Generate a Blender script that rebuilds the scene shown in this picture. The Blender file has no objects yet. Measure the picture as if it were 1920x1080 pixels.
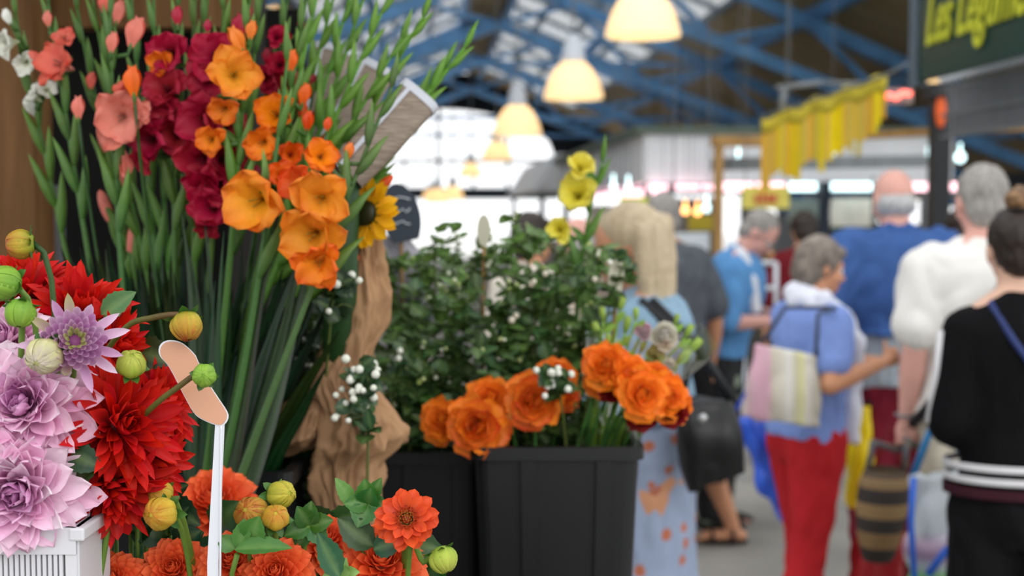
import bpy, math, random
from mathutils import Vector, Matrix, noise
random.seed(11)
R = math.radians
V = Vector
scn = bpy.context.scene
COL = scn.collection

# ------------------------------------------------------------------ camera, sky, light
F = 2400.0
CH = 1.6
TH = math.atan(140 / F)
cam_d = bpy.data.cameras.new('camera')
cam = bpy.data.objects.new('camera', cam_d)
COL.objects.link(cam)
cam.location = (0, 0, CH)
cam.rotation_euler = (math.pi / 2 - TH, 0, 0)
cam_d.sensor_width = 36
cam_d.lens = 36 * F / 1920
cam_d.clip_start = 0.05
cam_d.clip_end = 500
cam_d.dof.use_dof = True
cam_d.dof.focus_distance = 1.2
cam_d.dof.aperture_fstop = 4.6
cam_d.dof.aperture_blades = 0
scn.camera = cam

world = bpy.data.worlds.new('overcast_sky')
scn.world = world
world.use_nodes = True
bg = world.node_tree.nodes['Background']
bg.inputs['Color'].default_value = (0.97, 0.985, 1.0, 1)
bg.inputs['Strength'].default_value = 1.25

scn.view_settings.view_transform = 'Standard'
scn.view_settings.look = 'None'
scn.view_settings.gamma = 1
scn.view_settings.exposure = 0.42
scn.view_settings.use_curve_mapping = False

def area(name, loc, rot, size, power, color):
    l = bpy.data.lights.new(name, 'AREA')
    l.shape = 'RECTANGLE'
    l.size, l.size_y = size
    l.energy = power
    l.color = color
    o = bpy.data.objects.new(name, l)
    COL.objects.link(o)
    o.location = loc
    o.rotation_euler = rot
    return o
# soft area lamp added behind the camera, standing in for daylight from the open end
area('added_daylight_fill', (2.5, -3.5, 4.2), (R(52), 0, R(18)), (4, 3), 70, (1.0, 0.98, 0.95))

# ------------------------------------------------------------------ helpers
def P(px, py, Y):
    xc, yc = (px - 960) / F, (540 - py) / F
    d = V((xc, math.cos(TH) + yc * math.sin(TH), -math.sin(TH) + yc * math.cos(TH)))
    return V((0, 0, CH)) + d * (Y / d.y)

HA = math.atan(170 / F)
UX = V((math.cos(HA), math.sin(HA), 0))
VY = V((-math.sin(HA), math.cos(HA), 0))
def HP(u, v, z):
    return UX * u + VY * v + V((0, 0, z))

def lin(c):
    if isinstance(c, str):
        c = tuple(int(c[i:i + 2], 16) / 255 for i in (0, 2, 4))
    return tuple((x / 12.92 if x <= 0.04045 else ((x + 0.055) / 1.055) ** 2.4) for x in c[:3])
def mix(a, b, t):
    return tuple(a[i] + (b[i] - a[i]) * t for i in range(3))
def lerp(a, b, t):
    return a + (b - a) * t
def rnd(a, b):
    return random.uniform(a, b)

def tag(o, label=None, cat=None, group=None, kind=None):
    if label: o['label'] = label
    if cat: o['category'] = cat
    if group: o['group'] = group
    if kind: o['kind'] = kind
    return o

def empty(name, loc, label=None, cat=None, group=None, kind=None):
    o = bpy.data.objects.new(name, None)
    o.empty_display_size = 0.02
    COL.objects.link(o)
    o.location = loc
    return tag(o, label, cat, group, kind)

def root_loc(o):
    while o.parent: o = o.parent
    return o.location

def perp(d):
    d = d.normalized()
    a = V((0, 0, 1)) if abs(d.z) < 0.9 else V((1, 0, 0))
    x = d.cross(a).normalized()
    return x, x.cross(d).normalized()

WHITE = (0.8, 0.8, 0.8)
class MB:
    def __init__(s):
        s.v = []; s.f = []; s.c = []
    def grid(s, rows, cols, closed=False):
        """rows: list of lists of points; cols: same shape of colours or one colour"""
        b = len(s.v); n = len(rows[0])
        for i, r in enumerate(rows):
            for j, p in enumerate(r):
                s.v.append(p)
                s.c.append(cols[i][j] if isinstance(cols, list) else cols)
        for i in range(len(rows) - 1):
            for j in range(n if closed else n - 1):
                k = (j + 1) % n
                s.f.append((b + i * n + j, b + i * n + k, b + (i + 1) * n + k, b + (i + 1) * n + j))
        return b
    def tube(s, path, rad, n=8, col=WHITE, cap=True, col2=None):
        path = [V(p) for p in path]
        if not isinstance(rad, (list, tuple)): rad = [rad] * len(path)
        d = (path[1] - path[0]).normalized()
        x, y = perp(d)
        rows = []; cs = []
        m = len(path)
        for i, p in enumerate(path):
            dn = (path[min(i + 1, m - 1)] - path[max(i - 1, 0)])
            if dn.length > 1e-9: dn.normalize()
            else: dn = d
            x = (x - dn * x.dot(dn)).normalized(); y = dn.cross(x)
            rows.append([p + (x * math.cos(a) + y * math.sin(a)) * rad[i] for a in [2 * math.pi * k / n for k in range(n)]])
            c = col if col2 is None else mix(col, col2, i / (m - 1))
            cs.append([c] * n)
        b = s.grid(rows, cs, closed=True)
        if cap:
            s.f.append(tuple(b + k for k in range(n))[::-1])
            e = b + (m - 1) * n
            s.f.append(tuple(e + k for k in range(n)))
    def cone(s, p0, p1, r0, r1, n=12, col=WHITE):
        """capsule with round ends"""
        p0, p1 = V(p0), V(p1)
        d = (p1 - p0)
        if d.length < 1e-6: d = V((0, 0, 1e-4))
        d.normalize()
        path = []; rad = []
        for a in (0.12, 0.5, 0.8, 1): 
            t = a * math.pi / 2
            path.append(p0 - d * r0 * math.cos(t)); rad.append(r0 * math.sin(t))
        for a in (1, 0.8, 0.5, 0.12):
            t = a * math.pi / 2
            path.append(p1 + d * r1 * math.cos(t)); rad.append(r1 * math.sin(t))
        x, y = perp(d)
        rows = [[p + (x * math.cos(2 * math.pi * k / n) + y * math.sin(2 * math.pi * k / n)) * r for k in range(n)] for p, r in zip(path, rad)]
        b = s.grid(rows, col, closed=True)
        s.f.append(tuple(b + k for k in range(n))[::-1])
        e = b + (len(rows) - 1) * n
        s.f.append(tuple(e + k for k in range(n)))
    def loft(s, rings, n=20, col=WHITE, cap=True, power=2.0):
        """rings: (centre, axis vector a, axis vector b)"""
        rows = []
        for c, a, b_ in rings:
            row = []
            for k in range(n):
                t = 2 * math.pi * k / n
                cx, sx = math.cos(t), math.sin(t)
                cx = math.copysign(abs(cx) ** (2 / power), cx); sx = math.copysign(abs(sx) ** (2 / power), sx)
                row.append(V(c) + V(a) * cx + V(b_) * sx)
            rows.append(row)
        b = s.grid(rows, col, closed=True)
        if cap:
            s.f.append(tuple(b + k for k in range(n))[::-1])
            e = b + (len(rows) - 1) * n
            s.f.append(tuple(e + k for k in range(n)))
    def ell(s, c, ax, ay, az, n=14, m=9, col=WHITE):
        c, ax, ay, az = V(c), V(ax), V(ay), V(az)
        rows = []
        for i in range(m):
            t = math.pi * (i + 0.15) / (m - 1 + 0.3)
            rows.append([c + az * -math.cos(t) + (ax * math.cos(2 * math.pi * k / n) + ay * math.sin(2 * math.pi * k / n)) * math.sin(t) for k in range(n)])
        b = s.grid(rows, col, closed=True)
        s.f.append(tuple(b + k for k in range(n))[::-1])
        e = b + (m - 1) * n
        s.f.append(tuple(e + k for k in range(n)))
    def ball(s, c, r, n=10, m=7, col=WHITE):
        s.ell(c, (r, 0, 0), (0, r, 0), (0, 0, r), n, m, col)
    def hexa(s, p, col=WHITE):
        """8 points: bottom loop of 4 then top loop of 4"""
        b = len(s.v)
        for q in p: s.v.append(V(q)); s.c.append(col)
        for f in ((3, 2, 1, 0), (4, 5, 6, 7), (0, 1, 5, 4), (1, 2, 6, 5), (2, 3, 7, 6), (3, 0, 4, 7)):
            s.f.append(tuple(b + k for k in f))
    def box(s, c, sx, sy, sz, ux=V((1, 0, 0)), uy=V((0, 1, 0)), uz=V((0, 0, 1)), col=WHITE):
        c = V(c); X, Y, Z = V(ux) * sx / 2, V(uy) * sy / 2, V(uz) * sz / 2
        s.hexa([c - X - Y - Z, c + X - Y - Z, c + X + Y - Z, c - X + Y - Z, c - X - Y + Z, c + X - Y + Z, c + X + Y + Z, c - X + Y + Z], col)
    def hbox(s, u0, u1, v0, v1, z0, z1, col=WHITE):
        s.hexa([HP(u0, v0, z0), HP(u1, v0, z0), HP(u1, v1, z0), HP(u0, v1, z0), HP(u0, v0, z1), HP(u1, v0, z1), HP(u1, v1, z1), HP(u0, v1, z1)], col)
    def beam(s, p0, p1, w, h, col=WHITE, up=V((0, 0, 1))):
        p0, p1 = V(p0), V(p1)
        d = (p1 - p0).normalized()
        x = d.cross(up).normalized(); y = x.cross(d)
        s.hexa([p0 - x * w / 2 - y * h / 2, p0 + x * w / 2 - y * h / 2, p0 + x * w / 2 + y * h / 2, p0 - x * w / 2 + y * h / 2,
                p1 - x * w / 2 - y * h / 2, p1 + x * w / 2 - y * h / 2, p1 + x * w / 2 + y * h / 2, p1 - x * w / 2 + y * h / 2], col)
    def build(s, name, mat, parent=None, label=None, cat=None, group=None, kind=None, smooth=True, base=None, bevel=0):
        me = bpy.data.meshes.new(name)
        if parent is not None: o0 = root_loc(parent)
        elif base is not None: o0 = V(base)
        elif s.v:
            xs = [v.x for v in s.v]; ys = [v.y for v in s.v]; zs = [v.z for v in s.v]
            o0 = V(((min(xs) + max(xs)) / 2, (min(ys) + max(ys)) / 2, min(zs)))
        else: o0 = V((0, 0, 0))
        me.from_pydata([tuple(v - o0) for v in s.v], [], s.f)
        at = me.color_attributes.new('Col', 'FLOAT_COLOR', 'POINT')
        buf = []
        for c in s.c: buf += [c[0], c[1], c[2], 1.0]
        at.data.foreach_set('color', buf)
        if smooth: me.polygons.foreach_set('use_smooth', [True] * len(me.polygons))
        me.materials.append(mat)
        me.update()
        o = bpy.data.objects.new(name, me)
        COL.objects.link(o)
        if parent is not None: o.parent = parent
        else: o.location = o0
        if bevel:
            b = o.modifiers.new('bevel', 'BEVEL'); b.width = bevel; b.segments = 2; b.limit_method = 'ANGLE'
        return tag(o, label, cat, group, kind)

# ------------------------------------------------------------------ materials
def nodes(name):
    m = bpy.data.materials.new(name); m.use_nodes = True
    nt = m.node_tree
    return m, nt, nt.nodes['Principled BSDF'], nt.nodes.new, nt.links.new
def vcol(name, rough=0.5, trans=0.3, var=0.25, scale=60, spec=0.3, bump=0.2):
    m, nt, b, N, L = nodes(name)
    a = N('ShaderNodeAttribute'); a.attribute_name = 'Col'
    tc = N('ShaderNodeTexCoord')
    nz = N('ShaderNodeTexNoise'); nz.inputs['Scale'].default_value = scale; nz.inputs['Detail'].default_value = 3
    L(tc.outputs['Object'], nz.inputs['Vector'])
    mr = N('ShaderNodeMapRange'); mr.inputs['To Min'].default_value = 1 - var; mr.inputs['To Max'].default_value = 1 + var
    L(nz.outputs['Fac'], mr.inputs['Value'])
    mx = N('ShaderNodeVectorMath'); mx.operation = 'SCALE'
    L(a.outputs['Color'], mx.inputs[0]); L(mr.outputs['Result'], mx.inputs['Scale'])
    L(mx.outputs['Vector'], b.inputs['Base Color'])
    b.inputs['Roughness'].default_value = rough
    b.inputs['Specular IOR Level'].default_value = spec
    bp = N('ShaderNodeBump'); bp.inputs['Strength'].default_value = bump; bp.inputs['Distance'].default_value = 0.002
    L(nz.outputs['Fac'], bp.inputs['Height']); L(bp.outputs['Normal'], b.inputs['Normal'])
    if trans > 0:
        t = N('ShaderNodeBsdfTranslucent'); ms = N('ShaderNodeMixShader'); ms.inputs[0].default_value = trans
        L(mx.outputs['Vector'], t.inputs['Color'])
        L(b.outputs[0], ms.inputs[1]); L(t.outputs[0], ms.inputs[2])
        L(ms.outputs[0], nt.nodes['Material Output'].inputs['Surface'])
    return m
def plain(name, col, rough=0.6, metal=0, var=0.12, scale=8, bump=0.1, spec=0.4, stretch=None, col2=None):
    m, nt, b, N, L = nodes(name)
    c = lin(col); c2 = lin(col2) if col2 else None
    tc = N('ShaderNodeTexCoord'); mp = N('ShaderNodeMapping')
    if stretch: mp.inputs['Scale'].default_value = stretch
    nz = N('ShaderNodeTexNoise'); nz.inputs['Scale'].default_value = scale; nz.inputs['Detail'].default_value = 4
    L(tc.outputs['Object'], mp.inputs['Vector']); L(mp.outputs['Vector'], nz.inputs['Vector'])
    cr = N('ShaderNodeValToRGB')
    cr.color_ramp.elements[0].position = 0.3; cr.color_ramp.elements[1].position = 0.7
    a = tuple(x * (1 - var) for x in c); d = c2 if c2 else tuple(min(1, x * (1 + var)) for x in c)
    cr.color_ramp.elements[0].color = (*a, 1); cr.color_ramp.elements[1].color = (*d, 1)
    L(nz.outputs['Fac'], cr.inputs['Fac']); L(cr.outputs['Color'], b.inputs['Base Color'])
    b.inputs['Roughness'].default_value = rough; b.inputs['Metallic'].default_value = metal
    b.inputs['Specular IOR Level'].default_value = spec
    if bump:
        bp = N('ShaderNodeBump'); bp.inputs['Strength'].default_value = bump; bp.inputs['Distance'].default_value = 0.01
        L(nz.outputs['Fac'], bp.inputs['Height']); L(bp.outputs['Normal'], b.inputs['Normal'])
    return m
def glow(name, col, strength, base=None):
    m, nt, b, N, L = nodes(name)
    b.inputs['Base Color'].default_value = (*lin(base or col), 1)
    b.inputs['Emission Color'].default_value = (*lin(col), 1)
    b.inputs['Emission Strength'].default_value = strength
    b.inputs['Roughness'].default_value = 0.4
    return m
def film(name, alpha=0.2, col=(0.9, 0.9, 0.9), rough=0.1):
    """clear glass pane or cellophane: mostly see-through, a little gloss"""
    m, nt, b, N, L = nodes(name)
    t = N('ShaderNodeBsdfTransparent'); g = N('ShaderNodeBsdfGlossy'); g.inputs['Roughness'].default_value = rough
    g.inputs['Color'].default_value = (*col, 1)
    ms = N('ShaderNodeMixShader')
    fr = N('ShaderNodeLayerWeight'); fr.inputs['Blend'].default_value = 0.3
    mr = N('ShaderNodeMapRange'); mr.inputs['To Min'].default_value = alpha * 0.5; mr.inputs['To Max'].default_value = min(1, alpha * 3)
    L(fr.outputs['Facing'], mr.inputs['Value']); L(mr.outputs['Result'], ms.inputs[0])
    L(t.outputs[0], ms.inputs[1]); L(g.outputs[0], ms.inputs[2])
    L(ms.outputs[0], nt.nodes['Material Output'].inputs['Surface'])
    return m

M_PETAL = vcol('petal', 0.55, 0.28, 0.12, 90)
M_LEAF = vcol('leaf', 0.42, 0.18, 0.25, 70, 0.45)
M_STEM = vcol('stem', 0.5, 0.0, 0.2, 120)
M_BERRY = vcol('berry', 0.35, 0.1, 0.05, 40)
M_BODY = vcol('skin', 0.5, 0.0, 0.08, 14, 0.35, 0.05)
M_VC = vcol('painted', 0.6, 0.0, 0.1, 10, 0.3, 0.05)
# ------------------------------------------------------------------ the hall
def mat_floor():
    m = plain('worn_concrete', '8d8b86', 0.75, 0, 0.25, 1.3, 0.25, 0.25, col2='a5a29b')
    return m
m_floor = mat_floor()
m_roof = plain('brown_roof_boards', 'c4a67a', 0.8, 0, 0.3, 2.2, 0.3, 0.1, stretch=(0.3, 6, 1), col2='d8bd92')
m_steel = plain('blue_painted_steel', '6ba3d6', 0.45, 0.0, 0.25, 3, 0.1)
m_dark = plain('dark_gable_cladding', '232a33', 0.8, 0, 0.2, 2, 0.1)
m_glass = film('window_glass', 0.06)

g = MB(); g.box((0, 30, -0.05), 90, 110, 0.1)
g.build('floor', m_floor, kind='structure', smooth=False)
m_pave = plain('pale_street_paving', 'd9d7d2', 0.8, 0, 0.08, 1, 0.1)
g = MB(); g.hbox(-30, 35, 45.5, 95, -0.01, 0.02); g.hbox(12, 35, 6, 45.5, -0.01, 0.02)
g.build('floor_outside', m_pave, kind='structure', smooth=False)

U_R, Z_R, SL = 1.5, 6.55, 0.42         # ridge position, height, roof slope
UL, UR_ = -8.5, 11.5
V0, V1 = 8.5, 45.0
def roof_z(u): return Z_R - SL * abs(u - U_R)
def slab(mb, u0, u1, v0, v1, th=0.12, col=WHITE):
    mb.hexa([HP(u0, v0, roof_z(u0)), HP(u1, v0, roof_z(u1)), HP(u1, v1, roof_z(u1)), HP(u0, v1, roof_z(u0)),
             HP(u0, v0, roof_z(u0) + th), HP(u1, v0, roof_z(u1) + th), HP(u1, v1, roof_z(u1) + th), HP(u0, v1, roof_z(u0) + th)], col)
roof = MB()
slab(roof, U_R + 3.6, UR_ + 1, V0, V1)
slab(roof, U_R, U_R + 0.5, V0, V1)
slab(roof, U_R - 0.5, U_R, V0, V1)
slab(roof, UL - 1, U_R - 3.6, V0, V1)
slab(roof, U_R + 0.5, U_R + 3.6, 43, V1); slab(roof, U_R - 3.6, U_R - 0.5, 43, V1)
roof.build('ceiling', m_roof, kind='structure', smooth=False)

for n, (a, b) in enumerate(((U_R + 0.5, U_R + 3.6), (U_R - 3.6, U_R - 0.5))):
    w = MB()
    for k in range(5):
        u = lerp(a, b, k / 4)
        w.beam(HP(u, V0, roof_z(u) + 0.03), HP(u, 43, roof_z(u) + 0.03), 0.1, 0.1)
    v = V0
    while v < 43.1:
        w.beam(HP(a, v, roof_z(a) + 0.03), HP(b, v, roof_z(b) + 0.03), 0.08, 0.1); v += 1.9
    wo = w.build('window_%d' % (n + 1), plain('skylight_bars_%d' % n, '8b97a0', 0.6), kind='structure', smooth=False)
    gp = MB(); gp.hexa([HP(a, V0, roof_z(a) + 0.06), HP(b, V0, roof_z(b) + 0.06), HP(b, 43, roof_z(b) + 0.06), HP(a, 43, roof_z(a) + 0.06),
                        HP(a, V0, roof_z(a) + 0.07), HP(b, V0, roof_z(b) + 0.07), HP(b, 43, roof_z(b) + 0.07), HP(a, 43, roof_z(a) + 0.07)])
    gp.build('glass_pane', plain('whitewashed_glass', 'b9c0c4', 0.5) if False else film('skylight_glass_%d' % n, 0.25, rough=0.4), wo, smooth=False)

# purlins and trusses
u = U_R + 0.5
i = 0
us = [U_R + 0.5 + 1.95 * k for k in range(6)] + [U_R - 0.5 - 1.9 * k for k in range(5)]
for u in us:
    b_ = MB(); b_.beam(HP(u, V0, roof_z(u) - 0.12), HP(u, V1, roof_z(u) - 0.12), 0.14, 0.2)
    b_.build('trim_%d' % (us.index(u) + 1), m_steel, smooth=False, kind='structure')
for v in (13, 19, 25, 31, 38):
    t = MB()
    dep = 1.0
    for sgn, ue in ((1, UR_), (-1, UL)):
        n = 7
        pts = []
        for k in range(n + 1):
            uu = lerp(U_R, ue, k / n)
            pts.append((uu, roof_z(uu) - 0.3, roof_z(uu) - 0.3 - dep * (1 - 0.45 * k / n) ))
        for k in range(n):
            a, b = pts[k], pts[k + 1]
            t.beam(HP(a[0], v, a[1]), HP(b[0], v, b[1]), 0.2, 0.2)
            t.beam(HP(a[0], v, a[2]), HP(b[0], v, b[2]), 0.16, 0.18)
            t.beam(HP(a[0], v, a[2]), HP(a[0], v, a[1]), 0.1, 0.1)
            if k % 2: t.beam(HP(a[0], v, a[1]), HP(b[0], v, b[2]), 0.09, 0.09)
            else: t.beam(HP(a[0], v, a[2]), HP(b[0], v, b[1]), 0.09, 0.09)
    # tie bar
    t.beam(HP(UL, v, 3.9 if v > 30 else 4.5), HP(UR_, v, 3.9 if v > 30 else 4.5), 0.09, 0.09) if v > 20 else None
    t.build('trim_%d' % (20 + v), m_steel, smooth=False, kind='structure')

# gable wall at the far end with its big arched opening
UA0, UA1 = -3.6, 4.85
def arch(u):
    c = (UA0 + UA1) / 2; r = (UA1 - UA0) / 2
    return 3.3 + 1.95 * math.sqrt(max(0, 1 - ((u - c) / r) ** 2)) ** 0.9
w = MB()
uu = [UL - 1 + k * (UA0 - UL + 1) / 4 for k in range(5)] + [lerp(UA0, UA1, k / 24) for k in range(1, 25)] + [lerp(UA1, UR_ + 1, k / 6) for k in range(1, 7)]
for a, b in zip(uu, uu[1:]):
    inside = a >= UA0 - 1e-6 and b <= UA1 + 1e-6
    za, zb = (arch(a), arch(b)) if inside else (0, 0)
    if not inside and a > UA1 - 1e-6: za = zb = 2.6
    w.hexa([HP(a, V1, za), HP(b, V1, zb), HP(b, V1 + 0.4, zb), HP(a, V1 + 0.4, za), HP(a, V1, roof_z(a)), HP(b, V1, roof_z(b)), HP(b, V1 + 0.4, roof_z(b)), HP(a, V1 + 0.4, roof_z(a))])
w.build('wall_end', m_dark, kind='structure', smooth=False)
w = MB()
w.hbox(UA0, UA1, V1 + 0.1, V1 + 0.3, 2.1, 2.5)
w.hbox(UA0, UA1, V1 + 0.1, V1 + 0.2, 3.38, 3.5)
for k in range(7):
    uu_ = lerp(UA0, UA1, (k + 0.5) / 7)
    w.hbox(uu_ - 0.05, uu_ + 0.05, V1 + 0.1, V1 + 0.2, 2.3, arch(uu_) if k % 2 else 3.4)
wo = w.build('window_3', plain('window_bars', '39434d', 0.6), kind='structure', smooth=False)
w = MB(); w.hbox(UA0, UA1, V1 + 0.22, V1 + 0.24, 2.5, 3.4)
w.build('glass_pane', m_glass, wo, smooth=False)

# left wall (dark, behind the flower stall) and open right side with posts
w = MB(); w.hbox(UL - 0.3, UL, V0, V1, 0, roof_z(UL))
w.build('wall_left', m_dark, kind='structure', smooth=False)
w = MB(); w.hbox(UR_, UR_ + 0.3, V0, V1, 2.15, roof_z(UR_) + 0.1); w.hbox(UR_, UR_ + 0.3, V0, V1, 0, 1.35)
for k in range(10):
    w.hbox(UR_, UR_ + 0.3, V0 + k * 4, V0 + k * 4 + 0.4, 1.3, 2.2)
w.build('wall_right', plain('right_wall', '6f7478', 0.7), kind='structure', smooth=False)

# ------------------------------------------------------------------ pendant lamps
m_white = plain('white_enamel', 'd5dce4', 0.35, 0, 0.04, 3, 0)
def mat_shade():
    m, nt, b, N, L = nodes('ribbed_lamp_shade')
    b.inputs['Base Color'].default_value = (0.85, 0.78, 0.62, 1)
    b.inputs['Roughness'].default_value = 0.25
    b.inputs['Emission Color'].default_value = (1.0, 0.8, 0.52, 1)
    b.inputs['Emission Strength'].default_value = 0.42
    t = N('ShaderNodeBsdfTranslucent'); t.inputs['Color'].default_value = (1, 0.85, 0.6, 1)
    ms = N('ShaderNodeMixShader'); ms.inputs[0].default_value = 0.45
    L(b.outputs[0], ms.inputs[1]); L(t.outputs[0], ms.inputs[2])
    L(ms.outputs[0], nt.nodes['Material Output'].inputs['Surface'])
    return m
m_shade = mat_shade(); m_bulb = glow('lit_bulb', 'ffe3a8', 22); m_cord = plain('grey_cord', '8d9298', 0.6)
def pendant(px, py_bottom, wpx, Y, label):
    c = P(px, py_bottom, Y)
    r = wpx / 2 / F * Y
    k = r / 0.3
    t = empty('pendant_lamp', c, label, 'lamp', 'pendant lamps under the hall roof')
    s = MB(); rows = []
    prof = [(1.0, 0.0), (0.97, 0.12), (0.9, 0.33), (0.8, 0.52), (0.66, 0.72), (0.48, 0.9), (0.32, 1.0)]
    nn = 48
    for inner in (0, 1):
        pr = prof if not inner else prof[::-1]
        for q, (a, z) in enumerate(pr):
            row = []
            for j in range(nn):
                an = 2 * math.pi * j / nn
                rr = r * a * (1 + (0.012 if j % 2 else -0.012)) - inner * 0.008
                row.append(c + V((math.cos(an) * rr, math.sin(an) * rr, z * r * 1.25 )))
            rows.append(row)
    s.grid(rows, WHITE, closed=True)
    s.build('lamp_shade', m_shade, t)
    s = MB(); s.tube([c + V((0, 0, r * 1.2)), c + V((0, 0, r * 1.28)), c + V((0, 0, r * 1.75)), c + V((0, 0, r * 1.85)), c + V((0, 0, r * 2.1))], [r * 0.42, r * 0.4, r * 0.34, r * 0.26, r * 0.22], 24)
    s.build('lamp_housing', m_white, t)
    s = MB(); s.ball(c + V((0, 0, r * 0.45)), r * 0.2, 14, 10); s.build('bulb', m_bulb, t)
    u_, v_ = c.dot(UX), c.dot(VY)
    top = roof_z(u_) + 0.06 if v_ > V0 else 4.3
    s = MB(); s.tube([c + V((0, 0, r * 2.05)), V((c.x, c.y, top))], 0.012, 6); s.build('cord', m_cord, t)
pendant(1205, 68, 140, 9.2, 'largest pendant lamp, cut by the top edge of the view')
pendant(1075, 185, 112, 11.0, 'bell-shaped glowing lamp second in size, hanging alone against the dark roof')
pendant(970, 254, 92, 13.2, 'glowing bell lamp third in size, overlapping the arched window')
pendant(932, 300, 58, 19.5, 'small warm lamp just left of and below the third largest lamp')
pendant(883, 332, 44, 26, 'little warm lamp hanging at the window bar over a narrow dark stem')
pendant(806, 374, 30, 33, 'leftmost of the three tiny warm lamps low in the window')
pendant(820, 380, 44, 27, 'middle one of the three tiny warm lamps low in the window')
pendant(849, 376, 44, 28, 'rightmost of the three tiny warm lamps low in the window')
pendant(1752, 152, 66, 8.6, 'pale lamp glowing at the left edge of the green board')
pendant(508, 38, 44, 19, 'small bright lamp seen between the gladiolus stems at the top')

# ------------------------------------------------------------------ stalls along the right
m_wood = plain('raw_stall_timber', '9a7748', 0.7, 0, 0.25, 5, 0.2, 0.2, stretch=(6, 6, 0.6), col2='b58f5a')
m_canvas = plain('white_canopy_fabric', 'f3f5fa', 0.7, 0, 0.06, 2, 0.1)
m_gry = plain('grey_painted_metal', '7f8487', 0.6)
m_blk = plain('black_painted_metal', '17191c', 0.5)
m_neon = glow('pink_tube_light', 'ffc9d2', 1.9)
m_cold = glow('cold_white_light', 'd9fbff', 2.0)
m_orng = glow('orange_bulb', 'ffb069', 3.0)
def pb(name, px0, py0, px1, py1, Y, d, mat, parent=None, label=None, cat=None, group=None, bevel=0, kind=None):
    a, b = P(px0, py1, Y), P(px1, py0, Y)
    m = MB(); m.hexa([(a.x, Y, a.z), (b.x, Y, a.z), (b.x, Y + d, a.z), (a.x, Y + d, a.z), (a.x, Y, b.z), (b.x, Y, b.z), (b.x, Y + d, b.z), (a.x, Y + d, b.z)])
    return m.build(name, mat, parent, label, cat, group, kind, smooth=False, bevel=bevel)

# white-canopied kiosk running away from us
t = empty('market_stall', HP(3.7, 15, 0), 'white canopied kiosk with pale fascia in the middle distance', 'stall')
s = MB(); s.hbox(2.3, 5.6, 13.2, 21.4, 1.92, 2.42); s.build('fascia', m_canvas, t, smooth=False)
s = MB(); s.hexa([HP(2.2, 13.1, 2.42), HP(5.7, 13.1, 2.42), HP(5.7, 21.5, 2.42), HP(2.2, 21.5, 2.42), HP(2.2, 13.1, 2.5), HP(5.7, 13.1, 2.5), HP(5.7, 21.5, 2.5), HP(2.2, 21.5, 2.5)]); s.build('roof_edge', plain('dull_green_edge', '5c6a5c'), t, smooth=False)
for uu_, vv_ in ((2.4, 13.4), (5.4, 13.4), (2.4, 21.2), (5.4, 21.2)):
    s = MB(); s.hbox(uu_ - 0.05, uu_ + 0.05, vv_ - 0.05, vv_ + 0.05, 0, 1.95); s.build('post', m_gry, t, smooth=False)
s = MB(); s.hbox(2.5, 5.3, 13.6, 21.0, 0, 0.95); s.build('counter', plain('kiosk_counter', '8f8a86'), t, smooth=False)
for z, a, b in ((1.84, 13.3, 15.0), (1.84, 15.5, 17.2), (1.84, 17.8, 20)):
    s = MB(); s.hbox(2.42, 2.5, a, b, z - 0.05, z + 0.03); s.build('light_strip', m_neon, t, smooth=False)
for px0, px1, py0, cc in ((1222, 1345, 372, '5d5852'), (1100, 1150, 385, '8a847c')):
    pb('back_panel', px0, py0, px1, 480, 13.5, 0.05, plain('stall_back_' + cc, cc), t)
for px0, px1 in ((1215, 1252), (1268, 1312), (1318, 1342)):
    pb('light_strip', px0, 346, px1, 356, 13.25, 0.06, m_neon, t)
t = empty('market_stall', HP(2.8, 24, 0), 'farther stall with a light grey sloping awning beside the end window', 'stall')
s = MB(); s.hexa([HP(2.0, 22.5, 2.0), HP(5.0, 22.5, 2.0), HP(5.0, 30, 2.0), HP(2.0, 30, 2.0), HP(2.4, 22.5, 2.65), HP(5.0, 22.5, 2.65), HP(5.0, 30, 2.65), HP(2.4, 30, 2.65)]); s.build('awning', plain('pale_awning', 'f2f2f2'), t, smooth=False)
for vv_ in (22.7, 29.7):
    s = MB(); s.hbox(2.1, 2.2, vv_, vv_ + 0.1, 0, 2.05); s.build('post', m_gry, t, smooth=False)
s = MB(); s.hbox(2.3, 4.8, 23, 29.5, 0, 1.0); s.build('counter', plain('far_counter', 'a7a39c'), t, smooth=False)

# timber framed stall in front of it
Yf = 9.5
t = empty('market_stall', P(1600, 700, Yf) * 1 - V((0, 0, P(1600, 700, Yf).z)), 'open timber framed stall with produce counter behind the shoppers', 'stall')
def tp(name, *a, **k): return pb(name, *a, parent=t, **k)
tp('corner_post', 1337, 272, 1357, 785, Yf, 0.09, m_wood)
tp('top_rail', 1335, 254, 1500, 274, Yf, 0.09, m_wood)
s = MB(); s.beam(P(1480, 262, Yf), P(1925, 238, 8.2), 0.05, 0.05); s.build('side_rail', m_wood, t, smooth=False)
s = MB(); s.beam(P(1350, 308, Yf + .3), P(1750, 302, Yf + 1), 0.3, 0.09); s.build('shelf_canopy', m_gry, t, smooth=False)
for px0, px1, mm in ((1358, 1412, m_neon), (1420, 1472, m_neon), (1482, 1532, m_cold), (1560, 1636, m_cold), (1644, 1700, m_cold), (1706, 1742, m_neon), (1786, 1815, m_neon)):
    pb('light_strip', px0, 342, px1, 358, Yf + 1.2, 0.05, mm, t)  # cold glowing strips added here stand in for blue-white windows
tp('panel', 1560, 372, 1638, 428, Yf + 1.4, 0.05, plain('cream_back_panel', 'e4ddd0'))
tp('panel', 1480, 374, 1535, 420, Yf + 1.4, 0.05, plain('grey_green_panel', '7d8a84'))
tp('steel_post', 1536, 340, 1558, 700, Yf + 1.1, 0.1, plain('navy_post', '1b2838'))
tp('steel_post', 1632, 330, 1638, 700, Yf + 1.1, 0.05, m_blk)
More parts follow.
